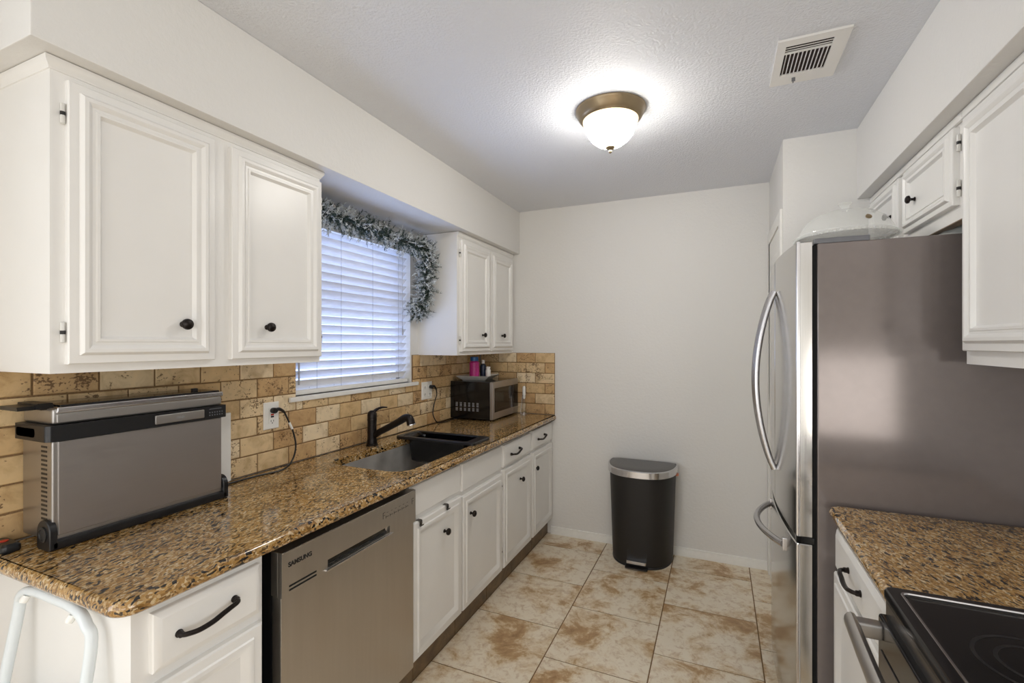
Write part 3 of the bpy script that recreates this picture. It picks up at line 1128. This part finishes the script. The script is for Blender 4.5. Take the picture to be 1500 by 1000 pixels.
# outlets and cords
def outlet(name, lab, y0, y1, z0, z1, gfci):
    o = thing(name, lab, 'outlet', (WX + .0107, (y0 + y1) / 2, z0), 'wall outlets in the tile backsplash')
    f = FL(WX + .0107)
    mb = MB(); mb.panel(f, y0, y1, z0, z1, [(0, 0), (0, .003), (.003, .006), (.006, .0065)])
    mb.build('face_plate', M['plastic_white'], o)
    cy = (y0 + y1) / 2
    mb = MB()
    zs = (z0 + .033, z0 + .079)
    if gfci:
        mb.obox(f, cy - .0165, cy + .0165, z0 + .024, z1 - .024, .006, .009, .002)
    else:
        pass
    r = mb.build('receptacle', M['plastic_white'], o) if gfci else None
    for cc in ([cy] if gfci else [(y0 * .75 + y1 * .25), (y0 * .25 + y1 * .75)]):
        for z in zs:
            if not gfci:
                mb = MB(); mb.obox(f, cc - .0145, cc + .0145, z - .013, z + .013, .006, .0085, .003)
                r = mb.build('receptacle', M['plastic_white'], o)
            mb = MB()
            for s in (-.006, .006):
                mb.obox(f, cc + s - .001, cc + s + .001, z - .002, z + .006, .0084, .0094)
            mb.obox(f, cc - .002, cc + .002, z - .009, z - .005, .0084, .0094)
            mb.build('slots', M['dark_gap'], r)
    if gfci:
        mb = MB(); mb.obox(f, cy - .007, cy + .007, (z0 + z1) / 2 + .001, (z0 + z1) / 2 + .0075, .0088, .0105)
        mb.build('reset_button', M['red'], r)
        mb = MB(); mb.obox(f, cy - .007, cy + .007, (z0 + z1) / 2 - .0075, (z0 + z1) / 2 - .001, .0088, .0105)
        mb.build('test_button', M['black'], r)
    return o


outlet('wall_outlet', 'white outlet with a red reset button beside the silver oven', 1.388, 1.462, 1.062, 1.176, True)
outlet('wall_outlet', 'white double outlet between the window and the microwave', 2.535, 2.650, 1.062, 1.176, False)


def cord(name, lab, plug, pts, tagpos=None, grp='appliance cords'):
    o = thing(name, lab, 'cord', pts[-1], grp)
    mb = MB()
    P = bez(pts, 10)
    mb.tube(P, .0036, 8)
    mb.build('cable', M['black'], o)
    mb = MB()
    p = Vector(plug)
    mb.lathe([(.011, 0), (.012, .004), (.0125, .018), (.009, .024)], p, (1, 0, 0), 16)
    q = bez([p + Vector((.016, .0, .002)), p + Vector((.018, .02, .004)), Vector(pts[0]) * .5 + (p + Vector((.018, .03, .002))) * .5, Vector(pts[0])], 5)
    mb.tube(q, [.0085 - .004 * i / (len(q) - 1) for i in range(len(q))], 10)
    mb.build('plug', M['black'], o)
    if tagpos:
        a, b = P[tagpos[0]], P[tagpos[1]]
        mb = MB(); mb.tube([a, b], .0052, 10)
        mb.build('cord_tag', M['plastic_white'], o)
    return o


px = WX + .0195
cord('power_cord', 'black oven cord looping from the outlet with the red button', (px, 1.425, 1.141),
     [(px + .015, 1.475, 1.125), (px + .018, 1.493, 1.085), (px + .022, 1.512, 1.04), (px + .03, 1.520, .975), (-1.700, 1.497, .918), (-1.680, 1.430, .8942), (-1.692, 1.34, .8940), (-1.700, 1.255, .8940), (-1.6985, 1.115, .8940)], (11, 18))
cord('power_cord', 'black microwave cord hanging from the double outlet', (px, 2.6205, 1.141),
     [(px + .016, 2.672, 1.118), (px + .010, 2.685, 1.08), (px + .006, 2.664, 1.03), (px + .01, 2.640, .965), (px + .02, 2.660, .912), (-1.712, 2.70, .8945), (-1.705, 2.78, .8940), (-1.700, 2.874, .8955)])

# ------------------------------------------------------------------ microwave and what stands on it
MX0, MX1, MY0, MY1 = -1.742, -1.408, 2.890, 3.335
mw = thing('microwave', 'black and silver microwave oven in the tiled corner', 'microwave', (-1.575, 3.11, CT))
mb = MB(); mb.box(MX0, MX1 - .022, MY0, MY1, CT + .010, 1.160, .004)
mbody = mb.build('case', M['black_gloss'], mw)
for (x, y) in ((MX0 + .03, MY0 + .03), (MX1 - .05, MY0 + .03), (MX0 + .03, MY1 - .03), (MX1 - .05, MY1 - .03)):
    mb = MB(); mb.lathe([(.012, .0005), (.012, .011)], (x, y, CT), (0, 0, 1), 12)
    mb.build('foot', M['black_matte'], mw)
f = FL(MX1 - .022)
mb = MB()
mb.panel(f, MY0 + .001, MY1 - .095, CT + .012, 1.159, [(0, 0), (0, .018), (.003, .021)])
md = mb.build('door', M['steel'], mw)
mb = MB(); mb.obox(f, MY0 + .030, MY1 - .098, CT + .060, 1.117, .0205, .0225, .001)
mb.build('door_window', M['black_gloss'], md)
mb = MB()
mb.panel(f, MY0 + .055, MY1 - .16, CT + .08, 1.098, [(0, .0215), (0, .0228), (.004, .0228), (.004, .0222)])
mb.build('inner_window', M['dark_steel'], md)
mb = MB(); mb.panel(f, MY1 - .0945, MY1 - .001, CT + .012, 1.159, [(0, 0), (0, .018), (.003, .021)])
mb2 = mb.build('control_panel', M['steel'], mw)
mb = MB(); mb.obox(f, MY1 - .0945, MY1 - .006, CT + .060, 1.117, .0205, .0225, .001)
mb.build('keypad', M['black_gloss'], mb2)
mb = MB()
fs = FB(MY0)
for k in range(6):
    u = -1.690 + k * .033
    for r in range(4):
        mb.obox(fs, u - .0085, u + .0085, .985 + r * .008, .9885 + r * .008, .0002, .0012)
    for r in range(3):
        mb.obox(fs, u - .0085, u + .0085, .955 + r * .008, .9585 + r * .008, .0002, .0012)
mb.build('side_vents', M['inkgrey'], mbody)

tr = thing('serving_tray', 'white square ceramic tray on the microwave', 'tray', (-1.6, 3.06, 1.160))
mb = MB()
tc = (-1.618, 3.075)
def tq(r, z): return [Vector((tc[0] + r * math.cos(a), tc[1] + r * math.sin(a) * 1.12, z)) for a in [math.radians(45 + 10 + 90 * k) for k in range(4)]]
mb.rings([tq(.115, 1.1605), tq(.170, 1.192), tq(.172, 1.194), tq(.166, 1.194), tq(.112, 1.1655)], True, True)
mb.build('dish', M['ceramic'], tr)

def bottle(lab, x, y, z, body, cap, r, h, rc, hc, neck=.01, name='bottle'):
    b = thing(name, lab, 'bottle', (x, y, z), 'bottles on the ceramic tray')
    mb = MB(); mb.lathe([(r * .92, 0), (r, .004), (r, h - neck), (r * .85, h - neck * .4), (rc * .85, h), (rc * .85, h + .004)], (x, y, z), (0, 0, 1), 24)
    mb.build('bottle_body', body, b)
    mb = MB(); mb.lathe([(rc, h + .002), (rc, h + hc - .002), (rc * .9, h + hc)], (x, y, z), (0, 0, 1), 20)
    mb.build('cap', cap, b)
    return b


bottle('pink-magenta bottle with a blue cap on the ceramic tray', -1.633, 3.045, 1.166, M['mag'], M['blue'], .036, .130, .030, .032)
bottle('dark navy bottle with a white cap on the ceramic tray', -1.612, 3.145, 1.166, M['navy'], M['plastic_white'], .024, .108, .012, .028, .018)
bottle('short white jar standing on the ceramic tray', -1.560, 3.125, 1.166, M['plastic_white'], M['plastic_white'], .0185, .072, .0165, .016)

# milk frother in its wire stand
ft = thing('milk_frother', 'white milk frother in a wire stand beside the microwave', 'frother', (-1.352, 3.318, CT))
fx, fy = -1.352, 3.318
mb = MB(); mb.lathe([(.006, 1.005), (.010, 1.012), (.0125, 1.04), (.0125, 1.085), (.010, 1.098), (.003, 1.103)], (fx, fy, 0), (0, 0, 1), 18)
mb.build('handle', M['plastic_white'], ft)
mb = MB(); mb.tube([(fx, fy, .905), (fx, fy, 1.008)], .0014, 6)
mb.tube([(fx + .008 * math.cos(a), fy + .008 * math.sin(a), .903) for a in [2 * PI * k / 14 for k in range(14)]], .0012, 6, closed=True)
mb.build('whisk', M['chrome'], ft)
mb = MB()
mb.tube([(fx + .03 * math.cos(a), fy + .03 * math.sin(a), CT + .003) for a in [2 * PI * k / 20 for k in range(20)]], .002, 6, closed=True)
mb.tube([(fx + .014 * math.cos(a), fy + .014 * math.sin(a), 1.03) for a in [2 * PI * k / 14 for k in range(14)]], .0016, 6, closed=True)
for a in (2.6, 3.9):
    mb.tube([(fx + .03 * math.cos(a), fy + .03 * math.sin(a), CT + .003), (fx + .014 * math.cos(a), fy + .014 * math.sin(a), 1.03)], .0016, 6)
mb.build('wire_stand', M['chrome'], ft)

# ------------------------------------------------------------------ blind and garland at the window
bl = thing('window_blind', 'white horizontal slat blind covering the kitchen window', 'blind', (-1.793, 2.0, 1.19))
XB = -1.793
mb = MB()
nsl = 18
TILT = math.radians(50)
for k in range(nsl):
    z = 1.236 + k * .0436
    hw = .0245
    rr = []
    for y in (WIN[0] + .006, WIN[1] - .008):
        ring = []
        for (s, t) in ((-1, -1), (-.5, -.3), (0, 0), (.5, -.3), (1, -1), (1, .6), (.5, 1.2), (0, 1.5), (-.5, 1.2), (-1, .6)):
            a = s * hw; h = t * .0016
            ring.append(Vector((XB + a * math.cos(TILT) - h * math.sin(TILT), y, z + a * math.sin(TILT) + h * math.cos(TILT))))
        rr.append(ring)
    mb.rings(rr)
mb.build('slats', M['slat'], bl)
mb = MB(); mb.box(XB - .025, XB + .025, WIN[0] + .006, WIN[1] - .008, 1.187, 1.209, .003)
mb.build('bottom_rail', M['trim'], bl)
mb = MB(); mb.box(XB - .028, XB + .030, WIN[0] + .003, WIN[1] - .004, 1.985, 2.026, .003)
mb.build('head_rail', M['trim'], bl)
mb = MB()
for y in (1.70, 1.86, 2.10, 2.33):
    for dx in (-.0245, .0245):
        mb.tube([(XB + dx, y, 1.21), (XB + dx, y, 1.99)], .0009, 5)
mb.build('ladder_cord', M['inkgrey'], bl)
mb = MB(); mb.tube([(XB + .033, 2.36, 1.98), (XB + .033, 2.36, 1.50)], .0012, 5); mb.lathe([(.002, .03), (.005, .0), (.005, -.02), (.002, -.025)], (XB + .033, 2.36, 1.50), (0, 0, 1), 10)
mb.build('pull_cord', M['inkgrey'], bl)
mb = MB(); mb.tube([(XB + .034, 1.585, 1.98), (XB + .034, 1.585, 1.235)], .004, 8); mb.build('tilt_wand', M['inkgrey'], bl)

ga = thing('pine_garland', 'snow-flocked pine garland hung over the top and one side of the window', 'garland', (-1.69, 1.95, 2.03))
gp = bez([(-1.69, 1.44, 2.05), (-1.685, 1.6, 2.04), (-1.68, 1.8, 2.03), (-1.68, 2.0, 2.035), (-1.675, 2.2, 2.02), (-1.65, 2.36, 2.015), (-1.63, 2.435, 1.975), (-1.645, 2.450, 1.87), (-1.645, 2.445, 1.76), (-1.685, 2.44, 1.66), (-1.71, 2.43, 1.60)], 10)
mb = MB(); mb.tube(gp, .006, 6); mb.build('stem', M['twig'], ga)
G, Fk = MB(), MB()
def cone(mbx, a, b, r):
    d = (b - a).normalized()
    ref = Vector((0, 0, 1)) if abs(d.z) < .9 else Vector((1, 0, 0))
    u = d.cross(ref).normalized(); v = d.cross(u)
    vs = [mbx.bm.verts.new(a + (u * math.cos(t) + v * math.sin(t)) * r) for t in (0, 2.09, 4.19)]
    tp = mbx.bm.verts.new(b)
    for i in range(3): mbx.face([vs[i], vs[(i + 1) % 3], tp])
def clampg(p):
    return Vector((max(p.x, -1.750), min(p.y, 2.503), min(p.z, 2.109)))
for i in range(1150):
    t = rnd.random() * (len(gp) - 1.001)
    k = int(t); base = gp[k].lerp(gp[k + 1], t - k)
    T_ = (gp[k + 1] - gp[k]).normalized()
    d = Vector((rnd.gauss(0, 1), rnd.gauss(0, 1), rnd.gauss(0, 1)))
    d = (d - T_ * d.dot(T_) * .55).normalized()
    ln = rnd.uniform(.035, .092)
    tip = base + d * ln
    sag = Vector((0, 0, -.008))
    white = rnd.random() < .55
    for j in range(17):
        s = rnd.uniform(.12, 1)
        p0 = base.lerp(tip, s) + sag * s * s
        nd = (d * rnd.uniform(.4, 1.0) + Vector((rnd.gauss(0, 1), rnd.gauss(0, 1), rnd.gauss(0, 1))) * .62).normalized()
        p1 = p0 + nd * rnd.uniform(.012, .024)
        w_ = white and (s > .35) and rnd.random() < .85
        cone(Fk if w_ else G, clampg(p0), clampg(p1), .0030 if w_ else .0016)
    cone(G, clampg(base), clampg(tip), .0022)
G.build('green_needles', M['needle'], ga, smooth=60)
Fk.build('flocked_needles', M['flock'], ga, smooth=60)

# ------------------------------------------------------------------ ceiling lamp and vent
lp = thing('ceiling_lamp', 'lit flush ceiling lamp with a bronze rim and frosted bowl', 'lamp', LAMP)
mb = MB(); mb.lathe([(.150, -.0005), (.150, -.006), (.146, -.012), (.142, -.020), (.134, -.036), (.128, -.042), (.121, -.046), (.117, -.048), (.110, -.044), (.110, -.002)], LAMP, (0, 0, 1), 56, False)
mb.build('rim', M['pan'], lp)
mb = MB(); mb.lathe([(.119, -.044), (.1185, -.052), (.115, -.062), (.112, -.068), (.108, -.068)], LAMP, (0, 0, 1), 48, False)
mb.build('glass_collar', M['collar'], lp)
mb = MB(); mb.lathe([(.1095, -.066), (.106, -.085), (.095, -.108), (.078, -.130), (.055, -.148), (.030, -.158), (.008, -.161)], LAMP, (0, 0, 1), 48)
mb.build('glass_bowl', M['bowl'], lp)
mb = MB(); mb.lathe([(.020, -.158), (.021, -.163), (.012, -.170), (.006, -.174), (.0075, -.180), (.005, -.186), (.001, -.188)], LAMP, (0, 0, 1), 20)
mb.build('finial', M['pan'], lp)

vt = thing('ceiling_vent', 'white metal air vent with a dark louvre in the ceiling', 'vent', (.29, 1.955, HZ))
VX0, VX1, VY0, VY1 = .185, .395, 1.805, 2.105
mb = MB()
f = FD(HZ)
ix0, ix1, iy0, iy1 = .212, .352, 1.842, 2.035
for q in ((VX0, VX1, VY0, iy0), (VX0, VX1, iy1, VY1), (VX0, ix0, iy0, iy1), (ix1, VX1, iy0, iy1)):
    mb.obox(f, q[0], q[1], q[2], q[3], .0005, .008)
mb.build('frame', M['white'], vt)
mb = MB(); mb.obox(f, ix0 - .004, ix1 + .004, iy0 - .004, iy1 + .004, .0003, .0018)
mb.build('duct_backing', M['duct_shade'], vt)  # flat dark sheet in place of a hole, coloured like the shaded duct
mb = MB()
for k in range(11):
    x = ix0 + .006 + k * (ix1 - ix0 - .004) / 11
    rr = [[Vector((x + dx, y, HZ - dz)) for dx, dz in ((0, .002), (.0012, .002), (.0030, .0070), (.0018, .0070))] for y in (iy0 + .048, iy1)]
    mb.rings(rr)
for k in range(3):
    y = iy0 + .004 + k * .0145
    rr = [[Vector((x, y + dy, HZ - dz)) for dy, dz in ((0, .002), (.0016, .002), (.0020, .0045), (.0004, .0045))] for x in (ix0, ix1)]
    mb.rings(rr)
mb.obox(f, ix0, ix1, iy0 + .044, iy0 + .049, .002, .008)
mb.build('louvre_blades', M['white'], vt)
mb = MB(); mb.obox(f, VX0 + .07, VX0 + .082, VY1 - .045, VY1 - .041, .008, .022, .001); mb.obox(f, VX0 + .074, VX0 + .078, VY1 - .043, VY1 - .030, .018, .022)
mb.build('damper_lever', M['grey_plastic'], vt)

# ------------------------------------------------------------------ trash can
tx, ty = -.468, FY - .022
tc_ = thing('trash_can', 'black half-round step trash can with a silver rim by the white wall', 'trash can', (tx, ty - .12, 0))
def D(w, d, z, ins=0.0, back=0.0):
    """D-shaped outline: flat back, bulged front"""
    pts = []
    w2, d2 = w / 2 - ins, d - ins
    n = 28
    for k in range(n + 1):
        a = PI + PI * k / n
        c_, s_ = math.cos(a), math.sin(a)
        e = .72
        pts.append(Vector((tx + w2 * math.copysign(abs(c_) ** e, c_), ty - .055 - ins * 0 + (d2 - .055) * -abs(s_) ** .9, z)))
    pts.append(Vector((tx + w2 * .97, ty - .02, z)))
    pts.append(Vector((tx + w2 * .80, ty - ins, z)))
    pts.append(Vector((tx - w2 * .80, ty - ins, z)))
    pts.append(Vector((tx - w2 * .97, ty - .02, z)))
    return pts
mb = MB(); mb.rings([D(.385, .285, .012), D(.390, .29, .03), D(.425, .315, .575), D(.425, .315, .585)])
tb = mb.build('bin_body', M['black_matte'], tc_)
mb = MB(); mb.rings([D(.390, .29, .0), D(.392, .292, .004), D(.386, .287, .012)])
mb.build('base_ring', M['black'], tc_)
mb = MB(); mb.rings([D(.447, .327, .578, .002), D(.450, .329, .580), D(.450, .329, .618), D(.446, .326, .622, .002), D(.438, .32, .622, .004), D(.432, .316, .600, .006)], True, False)
mb.build('rim_band', M['chrome'], tc_)
mb = MB(); mb.rings([D(.434, .318, .606, .002), D(.434, .318, .617), D(.42, .31, .623, .004), D(.34, .26, .6245, .02)])
mb.build('lid', M['dark_steel'], tc_)
yf = ty - .290
mb = MB()
mb.rings([[Vector((x, yf + .03, z)) for x, z in rrect(tx - .068, tx + .058, .03, .118, .02, 4)], [Vector((x, yf - .0015, z)) for x, z in rrect(tx - .066, tx + .056, .032, .116, .02, 4)]])
mb.build('pedal_recess', M['black'], tb)
mb = MB(); mb.rings([[Vector((x, y, z)) for x, y in rrect(tx - .066, tx + .056, yf - .03, yf + .01, .01, 4)] for z in (.036, .054)])
mb.build('pedal', M['chrome'], tc_)
mb = MB(); mb.rings([[Vector((x, y, z)) for x, y in rrect(tx - .075, tx + .065, yf - .038, yf + .01, .012, 4)] for z in (.006, .012)])
mb.build('foot_plate', M['dark_steel'], tc_)
mb = MB(); mb.box(tx + .212, tx + .232, ty - .1, ty - .075, .56, .578, .004); mb.build('bag_tab', M['copper'], tc_)

# ------------------------------------------------------------------ fridge
FYA, FYB = 1.874, 2.674
fg = thing('refrigerator', 'stainless french-door refrigerator with a taupe side panel', 'refrigerator', (.6, 2.27, 0))
mb = MB(); mb.box(.307, .90, FYA, FYB, .03, 1.764, .005)
mb.build('cabinet_shell', M['fridge_side'], fg)
mb = MB(); mb.box(.330, .88, FYA + .02, FYB - .02, .0, .032)
mb.build('base_grille', M['black'], fg)
mb = MB(); mb.box(.290, .310, FYA + .006, FYB - .006, .05, 1.758)
mb.build('gasket', M['dark_gap'], fg)
YC = (FYA + FYB) / 2
def fx_(y): return .220 + .156 * (y - YC) ** 2
def fdoor(name, ya, yb, z0, z1, parent):
    mb = MB()
    n = 14
    front = [(fx_(ya + (yb - ya) * k / n), ya + (yb - ya) * k / n) for k in range(n + 1)]
    r = .006
    poly = [(.292, ya), (front[0][0] + .012, ya), (front[0][0] + .004, ya + .0015), (front[0][0], ya + .006)] + front[1:-1] + [(front[-1][0], yb - .006), (front[-1][0] + .004, yb - .0015), (front[-1][0] + .012, yb), (.292, yb)]
    cx = sum(p[0] for p in poly) / len(poly); cy = (ya + yb) / 2
    ins = [(p[0] + (.003 if p[0] < .28 else 0), p[1] + (.003 if p[1] < cy else -.003)) for p in poly]
    mb.rings([[Vector((x, y, z0)) for x, y in ins], [Vector((x, y, z0 + .003)) for x, y in poly], [Vector((x, y, z1 - .003)) for x, y in poly], [Vector((x, y, z1)) for x, y in ins]])
    return mb.build(name, M['steel_v'], parent, smooth=30)
ZS = .752
d1 = fdoor('fridge_door', FYA - .002, YC - .003, ZS + .012, 1.772, fg)
d2 = fdoor('fridge_door', YC + .003, FYB, ZS + .012, 1.772, fg)
d3 = fdoor('freezer_drawer', FYA - .002, FYB, .055, ZS - .012, fg)
mb = MB(); mb.box(.246, .300, FYA + .004, FYB - .004, ZS - .011, ZS + .011, .002)
mb.build('seam_strip', M['black_gloss'], fg)
for dd, y in ((d1, YC - .045), (d2, YC + .045)):
    mb = MB()
    x0 = fx_(y)
    P = []
    for k in range(25):
        t = k / 24
        s = math.sin(PI * t)
        P.append((x0 - .006 - .068 * s ** .8, y, .905 + (1.640 - .905) * t))
    mb.tube(P, .0125, 12, sq=(1, .95))
    mb.build('door_handle', M['handle'], dd)
mb = MB(); P = []
for k in range(25):
    t = k / 24
    y = 2.035 + (2.52 - 2.035) * t
    P.append((fx_(y) - .005 - .062 * math.sin(PI * t) ** .8, y, .672))
mb.tube(P, .0125, 12)
for y in (2.035, 2.52):
    mb.obox(FR(fx_(y) + .004), y - .009, y + .009, .648, .696, 0, .012, .003)
mb.build('drawer_handle', M['handle'], d3)
mb = MB(); mb.box(.30, .455, FYA + .004, FYA + .045, 1.7635, 1.782, .003)
mb.build('hinge_cover', M['grey_plastic'], fg)
for dd, (za, zb) in ((d1, (ZS + .014, 1.774)), (d3, (.057, ZS - .014))):
    mb = MB(); mb.box(.2462, .2575, FYA - .0045, FYA + .002, za, zb, .002)
    mb.build('edge_trim', M['chrome'], dd)

# glass cake dome on the fridge
ck = thing('cake_dome', 'glass cake dome with a knob on top of the refrigerator', 'cake dome', (.422, 2.055, 1.764))
cx, cy, cz = .422, 2.055, 1.7645
mb = MB(); mb.lathe([(.148, .052), (.147, .058), (.140, .075), (.122, .104), (.095, .124), (.060, .137), (.02, .142), (.0, .142)], (cx, cy, cz), (0, 0, 1), 48, False)
mb.lathe([(.149, .050), (.1515, .054), (.148, .058)], (cx, cy, cz), (0, 0, 1), 48, False)
dm = mb.build('dome_cover', M['dome'], ck)
mb = MB(); mb.lathe([(.010, .142), (.011, .148), (.013, .158), (.021, .166), (.021, .169), (.004, .171)], (cx, cy, cz), (0, 0, 1), 24)
mb.build('knob', M['dome'], dm)
mb = MB()
mb.lathe([(.075, .0), (.07, .006), (.03, .016), (.03, .03), (.06, .036), (.156, .042), (.156, .048), (.02, .044)], (cx, cy, cz), (0, 0, 1), 48)
for k in range(48):
    a = 2 * PI * k / 48
    p = Vector((cx + .156 * math.cos(a), cy + .156 * math.sin(a), cz + .045))
    mb.lathe([(.001, -.006), (.006, -.003), (.007, 0), (.006, .003), (.001, .006)], p, (0, 0, 1), 6)
mb.build('cake_plate', M['dome'], ck)
mb = MB()
vv = Vector((.30, -.95, 0)).normalized()
sp = Vector((cx, cy, cz + .088)) + vv * .1355
mb.lathe([(.0095, -.003), (.0095, .001), (.008, .0015)], sp, (vv + Vector((0, 0, .75))), 12)
mb.build('sticker', M['pan'], dm)

# pale bowl lying upside down on the fridge, under the small cabinet
mb = MB(); mb.lathe([(.105, 0), (.106, .003), (.098, .022), (.075, .044), (.04, .054), (.0, .056)], (.77, 2.00, 1.7645), (0, 0, 1), 36)
tag(mb.build('mixing_bowl', plain('pale_enamel', srgb(206, 208, 204), 0.3), at=(.77, 2.0, 1.7645)), 'pale upturned bowl on the refrigerator below the small cabinet', 'bowl')

# ------------------------------------------------------------------ range-side wall cabinets
FXR = .66
fr2 = FR(FXR)
c = thing('wall_cabinet', 'short white two-door cabinet over the refrigerator', 'cabinet', (EX - .0005, 2.23, 1.80))
carcass(c, EX - .001, FXR, 1.782, 2.688, 1.795, 2.103, FXR, [(1.86, 2.17, 1.84, 2.05), (2.33, 2.62, 1.84, 2.05)], bottom=1.84)
UPS = [(i * .8, w_) for i, w_ in UP]
door(c, fr2, 1.822, 2.232, 1.838, 2.070, UPS, (2.13, 1.944), [(1.812, 1.885), (1.812, 2.02)], .9)
door(c, fr2, 2.288, 2.66, 1.838, 2.070, UPS, (2.39, 1.944), None, .9)
mb = MB(); mb.box(FXR - .012, FXR, 1.78, 2.686, 2.078, 2.103, .004); mb.build('crown_moulding', M['white'], c)
mb = MB(); mb.box(FXR, FXR + .03, 1.782, 2.688, 1.7925, 1.7952); mb.build('bare_edge', M['tan_wood'], c)
c = thing('wall_cabinet', 'tall white wall cabinet above the short granite counter', 'cabinet', (EX - .0005, 1.5, 1.366))
carcass(c, EX - .001, FXR, 1.268, 1.779, 1.366, 2.103, FXR, [(1.31, 1.73, 1.42, 2.05)])
door(c, fr2, 1.29, 1.760, 1.404, 2.070, UP, (1.36, 1.50), [(1.768, 1.48), (1.768, 1.985)])
mb = MB(); mb.box(FXR - .012, FXR, 1.27, 1.778, 2.078, 2.103, .004); mb.build('crown_moulding', M['white'], c)

# range-side base cabinet
FXC = .362
fr3 = FR(FXC)
c = thing('base_cabinet', 'narrow white base cabinet between the refrigerator and the range', 'cabinet', (EX - .0005, 1.56, 0))
carcass(c, EX - .001, FXC, 1.272, 1.858, .0, .853, FXC, [(1.33, 1.8, .13, .64), (1.33, 1.8, .70, .81)])
drawer(c, fr3, 1.30, 1.800, .705, .832, DRW, (1.555, .772), -.02, .125)
door(c, fr3, 1.30, 1.815, .122, .690, LOW)

# range
rg = thing('range', 'black glass-top electric range beside the short granite counter', 'range', (.64, .88, 0))
RY0, RY1, RX0 = .505, 1.264, .345
mb = MB(); mb.box(RX0 + .005, .94, RY0, RY1, .02, .872, .003)
mb.build('oven_body', M['black'], rg)
mb = MB()
mb.rings([[Vector((x, y, z)) for x, y in rrect(a, .94 - b, RY0 + b, RY1 - b, .012, 4)] for a, b, z in ((.338, .001, .872), (.328, 0, .878), (.328, 0, .893), (.332, .003, .899), (.338, .005, .900), (.352, .026, .900), (.356, .029, .8965), (.364, .034, .8955))])
ct = mb.build('cooktop', M['cooktop'], rg)
mb = MB()
mb.rings([[Vector((x, y, z)) for x, y in rrect(.350 + d, .905 - d, RY0 + .022 + d, RY1 - .022 - d, .012, 4)] for d, z in ((0, .899), (.001, .9015), (.004, .9015), (.005, .899))], loop=True)
mb.build('glass_edge', M['chrome'], ct)
for (bx, by, br) in ((.49, 1.05, .085), (.50, .70, .115), (.78, 1.055, .115), (.78, .70, .08)):
    for r in (br, br * .66):
        mb = MB(); mb.rings([[Vector((bx + (r + d) * math.cos(a), by + (r + d) * math.sin(a), z)) for a in [2 * PI * k / 48 for k in range(48)]] for d, z in ((0, .8954), (0, .8959), (.006, .8959), (.006, .8954))], loop=True)
        mb.build('burner_ring', M['ring'], ct)
mb = MB(); mb.box(.332, RX0 + .01, RY0 + .004, RY1 - .004, .815, .872, .004)
mb.build('front_rail', M['dark_steel'], rg)
mb = MB(); mb.box(.318, RX0 + .006, RY0 + .006, RY1 - .006, .20, .842, .006)
od = mb.build('oven_door', M['black_gloss'], rg)
mb = MB(); mb.box(.3155, .3185, RY0 + .03, RY1 - .03, .26, .775, .002); mb.build('door_skin', M['dark_steel'], od)
mb = MB()
for y in (RY1 - .030, RY0 + .030):
    mb.box(.270, .320, y - .016, y + .016, .798, .830, .006)
P = []
for k in range(21):
    t = k / 20
    P.append((.268 - .010 * math.sin(PI * t), RY1 - .012 - (RY1 - RY0 - .024) * t, .815))
mb.tube(P, .0165, 12, sq=(1.15, .8))
mb.build('door_handle', M['steel'], od)
mb = MB(); mb.box(.322, RX0 + .006, RY0 + .006, RY1 - .006, .04, .192, .005); mb.build('storage_drawer', M['dark_steel'], rg)

# ------------------------------------------------------------------ folded step stool by the end panel
st = thing('step_stool', 'folded white tubular step stool leaning on the cabinet end panel', 'step stool', (-1.4, .56, 0))
SY = .569
mb = MB()
mb.tube(bez([(-1.565, SY - .10, .012), (-1.563, SY - .05, .45), (-1.560, SY - .002, .76), (-1.545, SY, .815), (-1.49, SY, .838), (-1.40, SY, .841), (-1.31, SY, .838), (-1.262, SY, .812), (-1.243, SY - .002, .75), (-1.24, SY - .05, .45), (-1.238, SY - .10, .012)], 8), .0115, 12)
mb.build('frame', M['white2'], st)
for x in (-1.50, -1.30):
    mb = MB(); mb.lathe([(.008, -.001), (.009, .008), (.007, .014)], (x, SY - .008, .827), (.0, -.6, -1), 14)
    mb.build('bumper', M['plastic_white'], st)
for z, d in ((.24, .075), (.48, .048)):
    mb = MB(); mb.box(-1.548, -1.252, SY - d - .028, SY - d - .012, z - .09, z + .09, .004)
    mb.build('tread', M['white2'], st)
for x in (-1.565, -1.238):
    mb = MB(); mb.lathe([(.015, .0), (.015, .025), (.0125, .03)], (x, SY - .10, 0), (0, 0, 1), 14)
    mb.build('foot_cap', M['grey_plastic'], st)
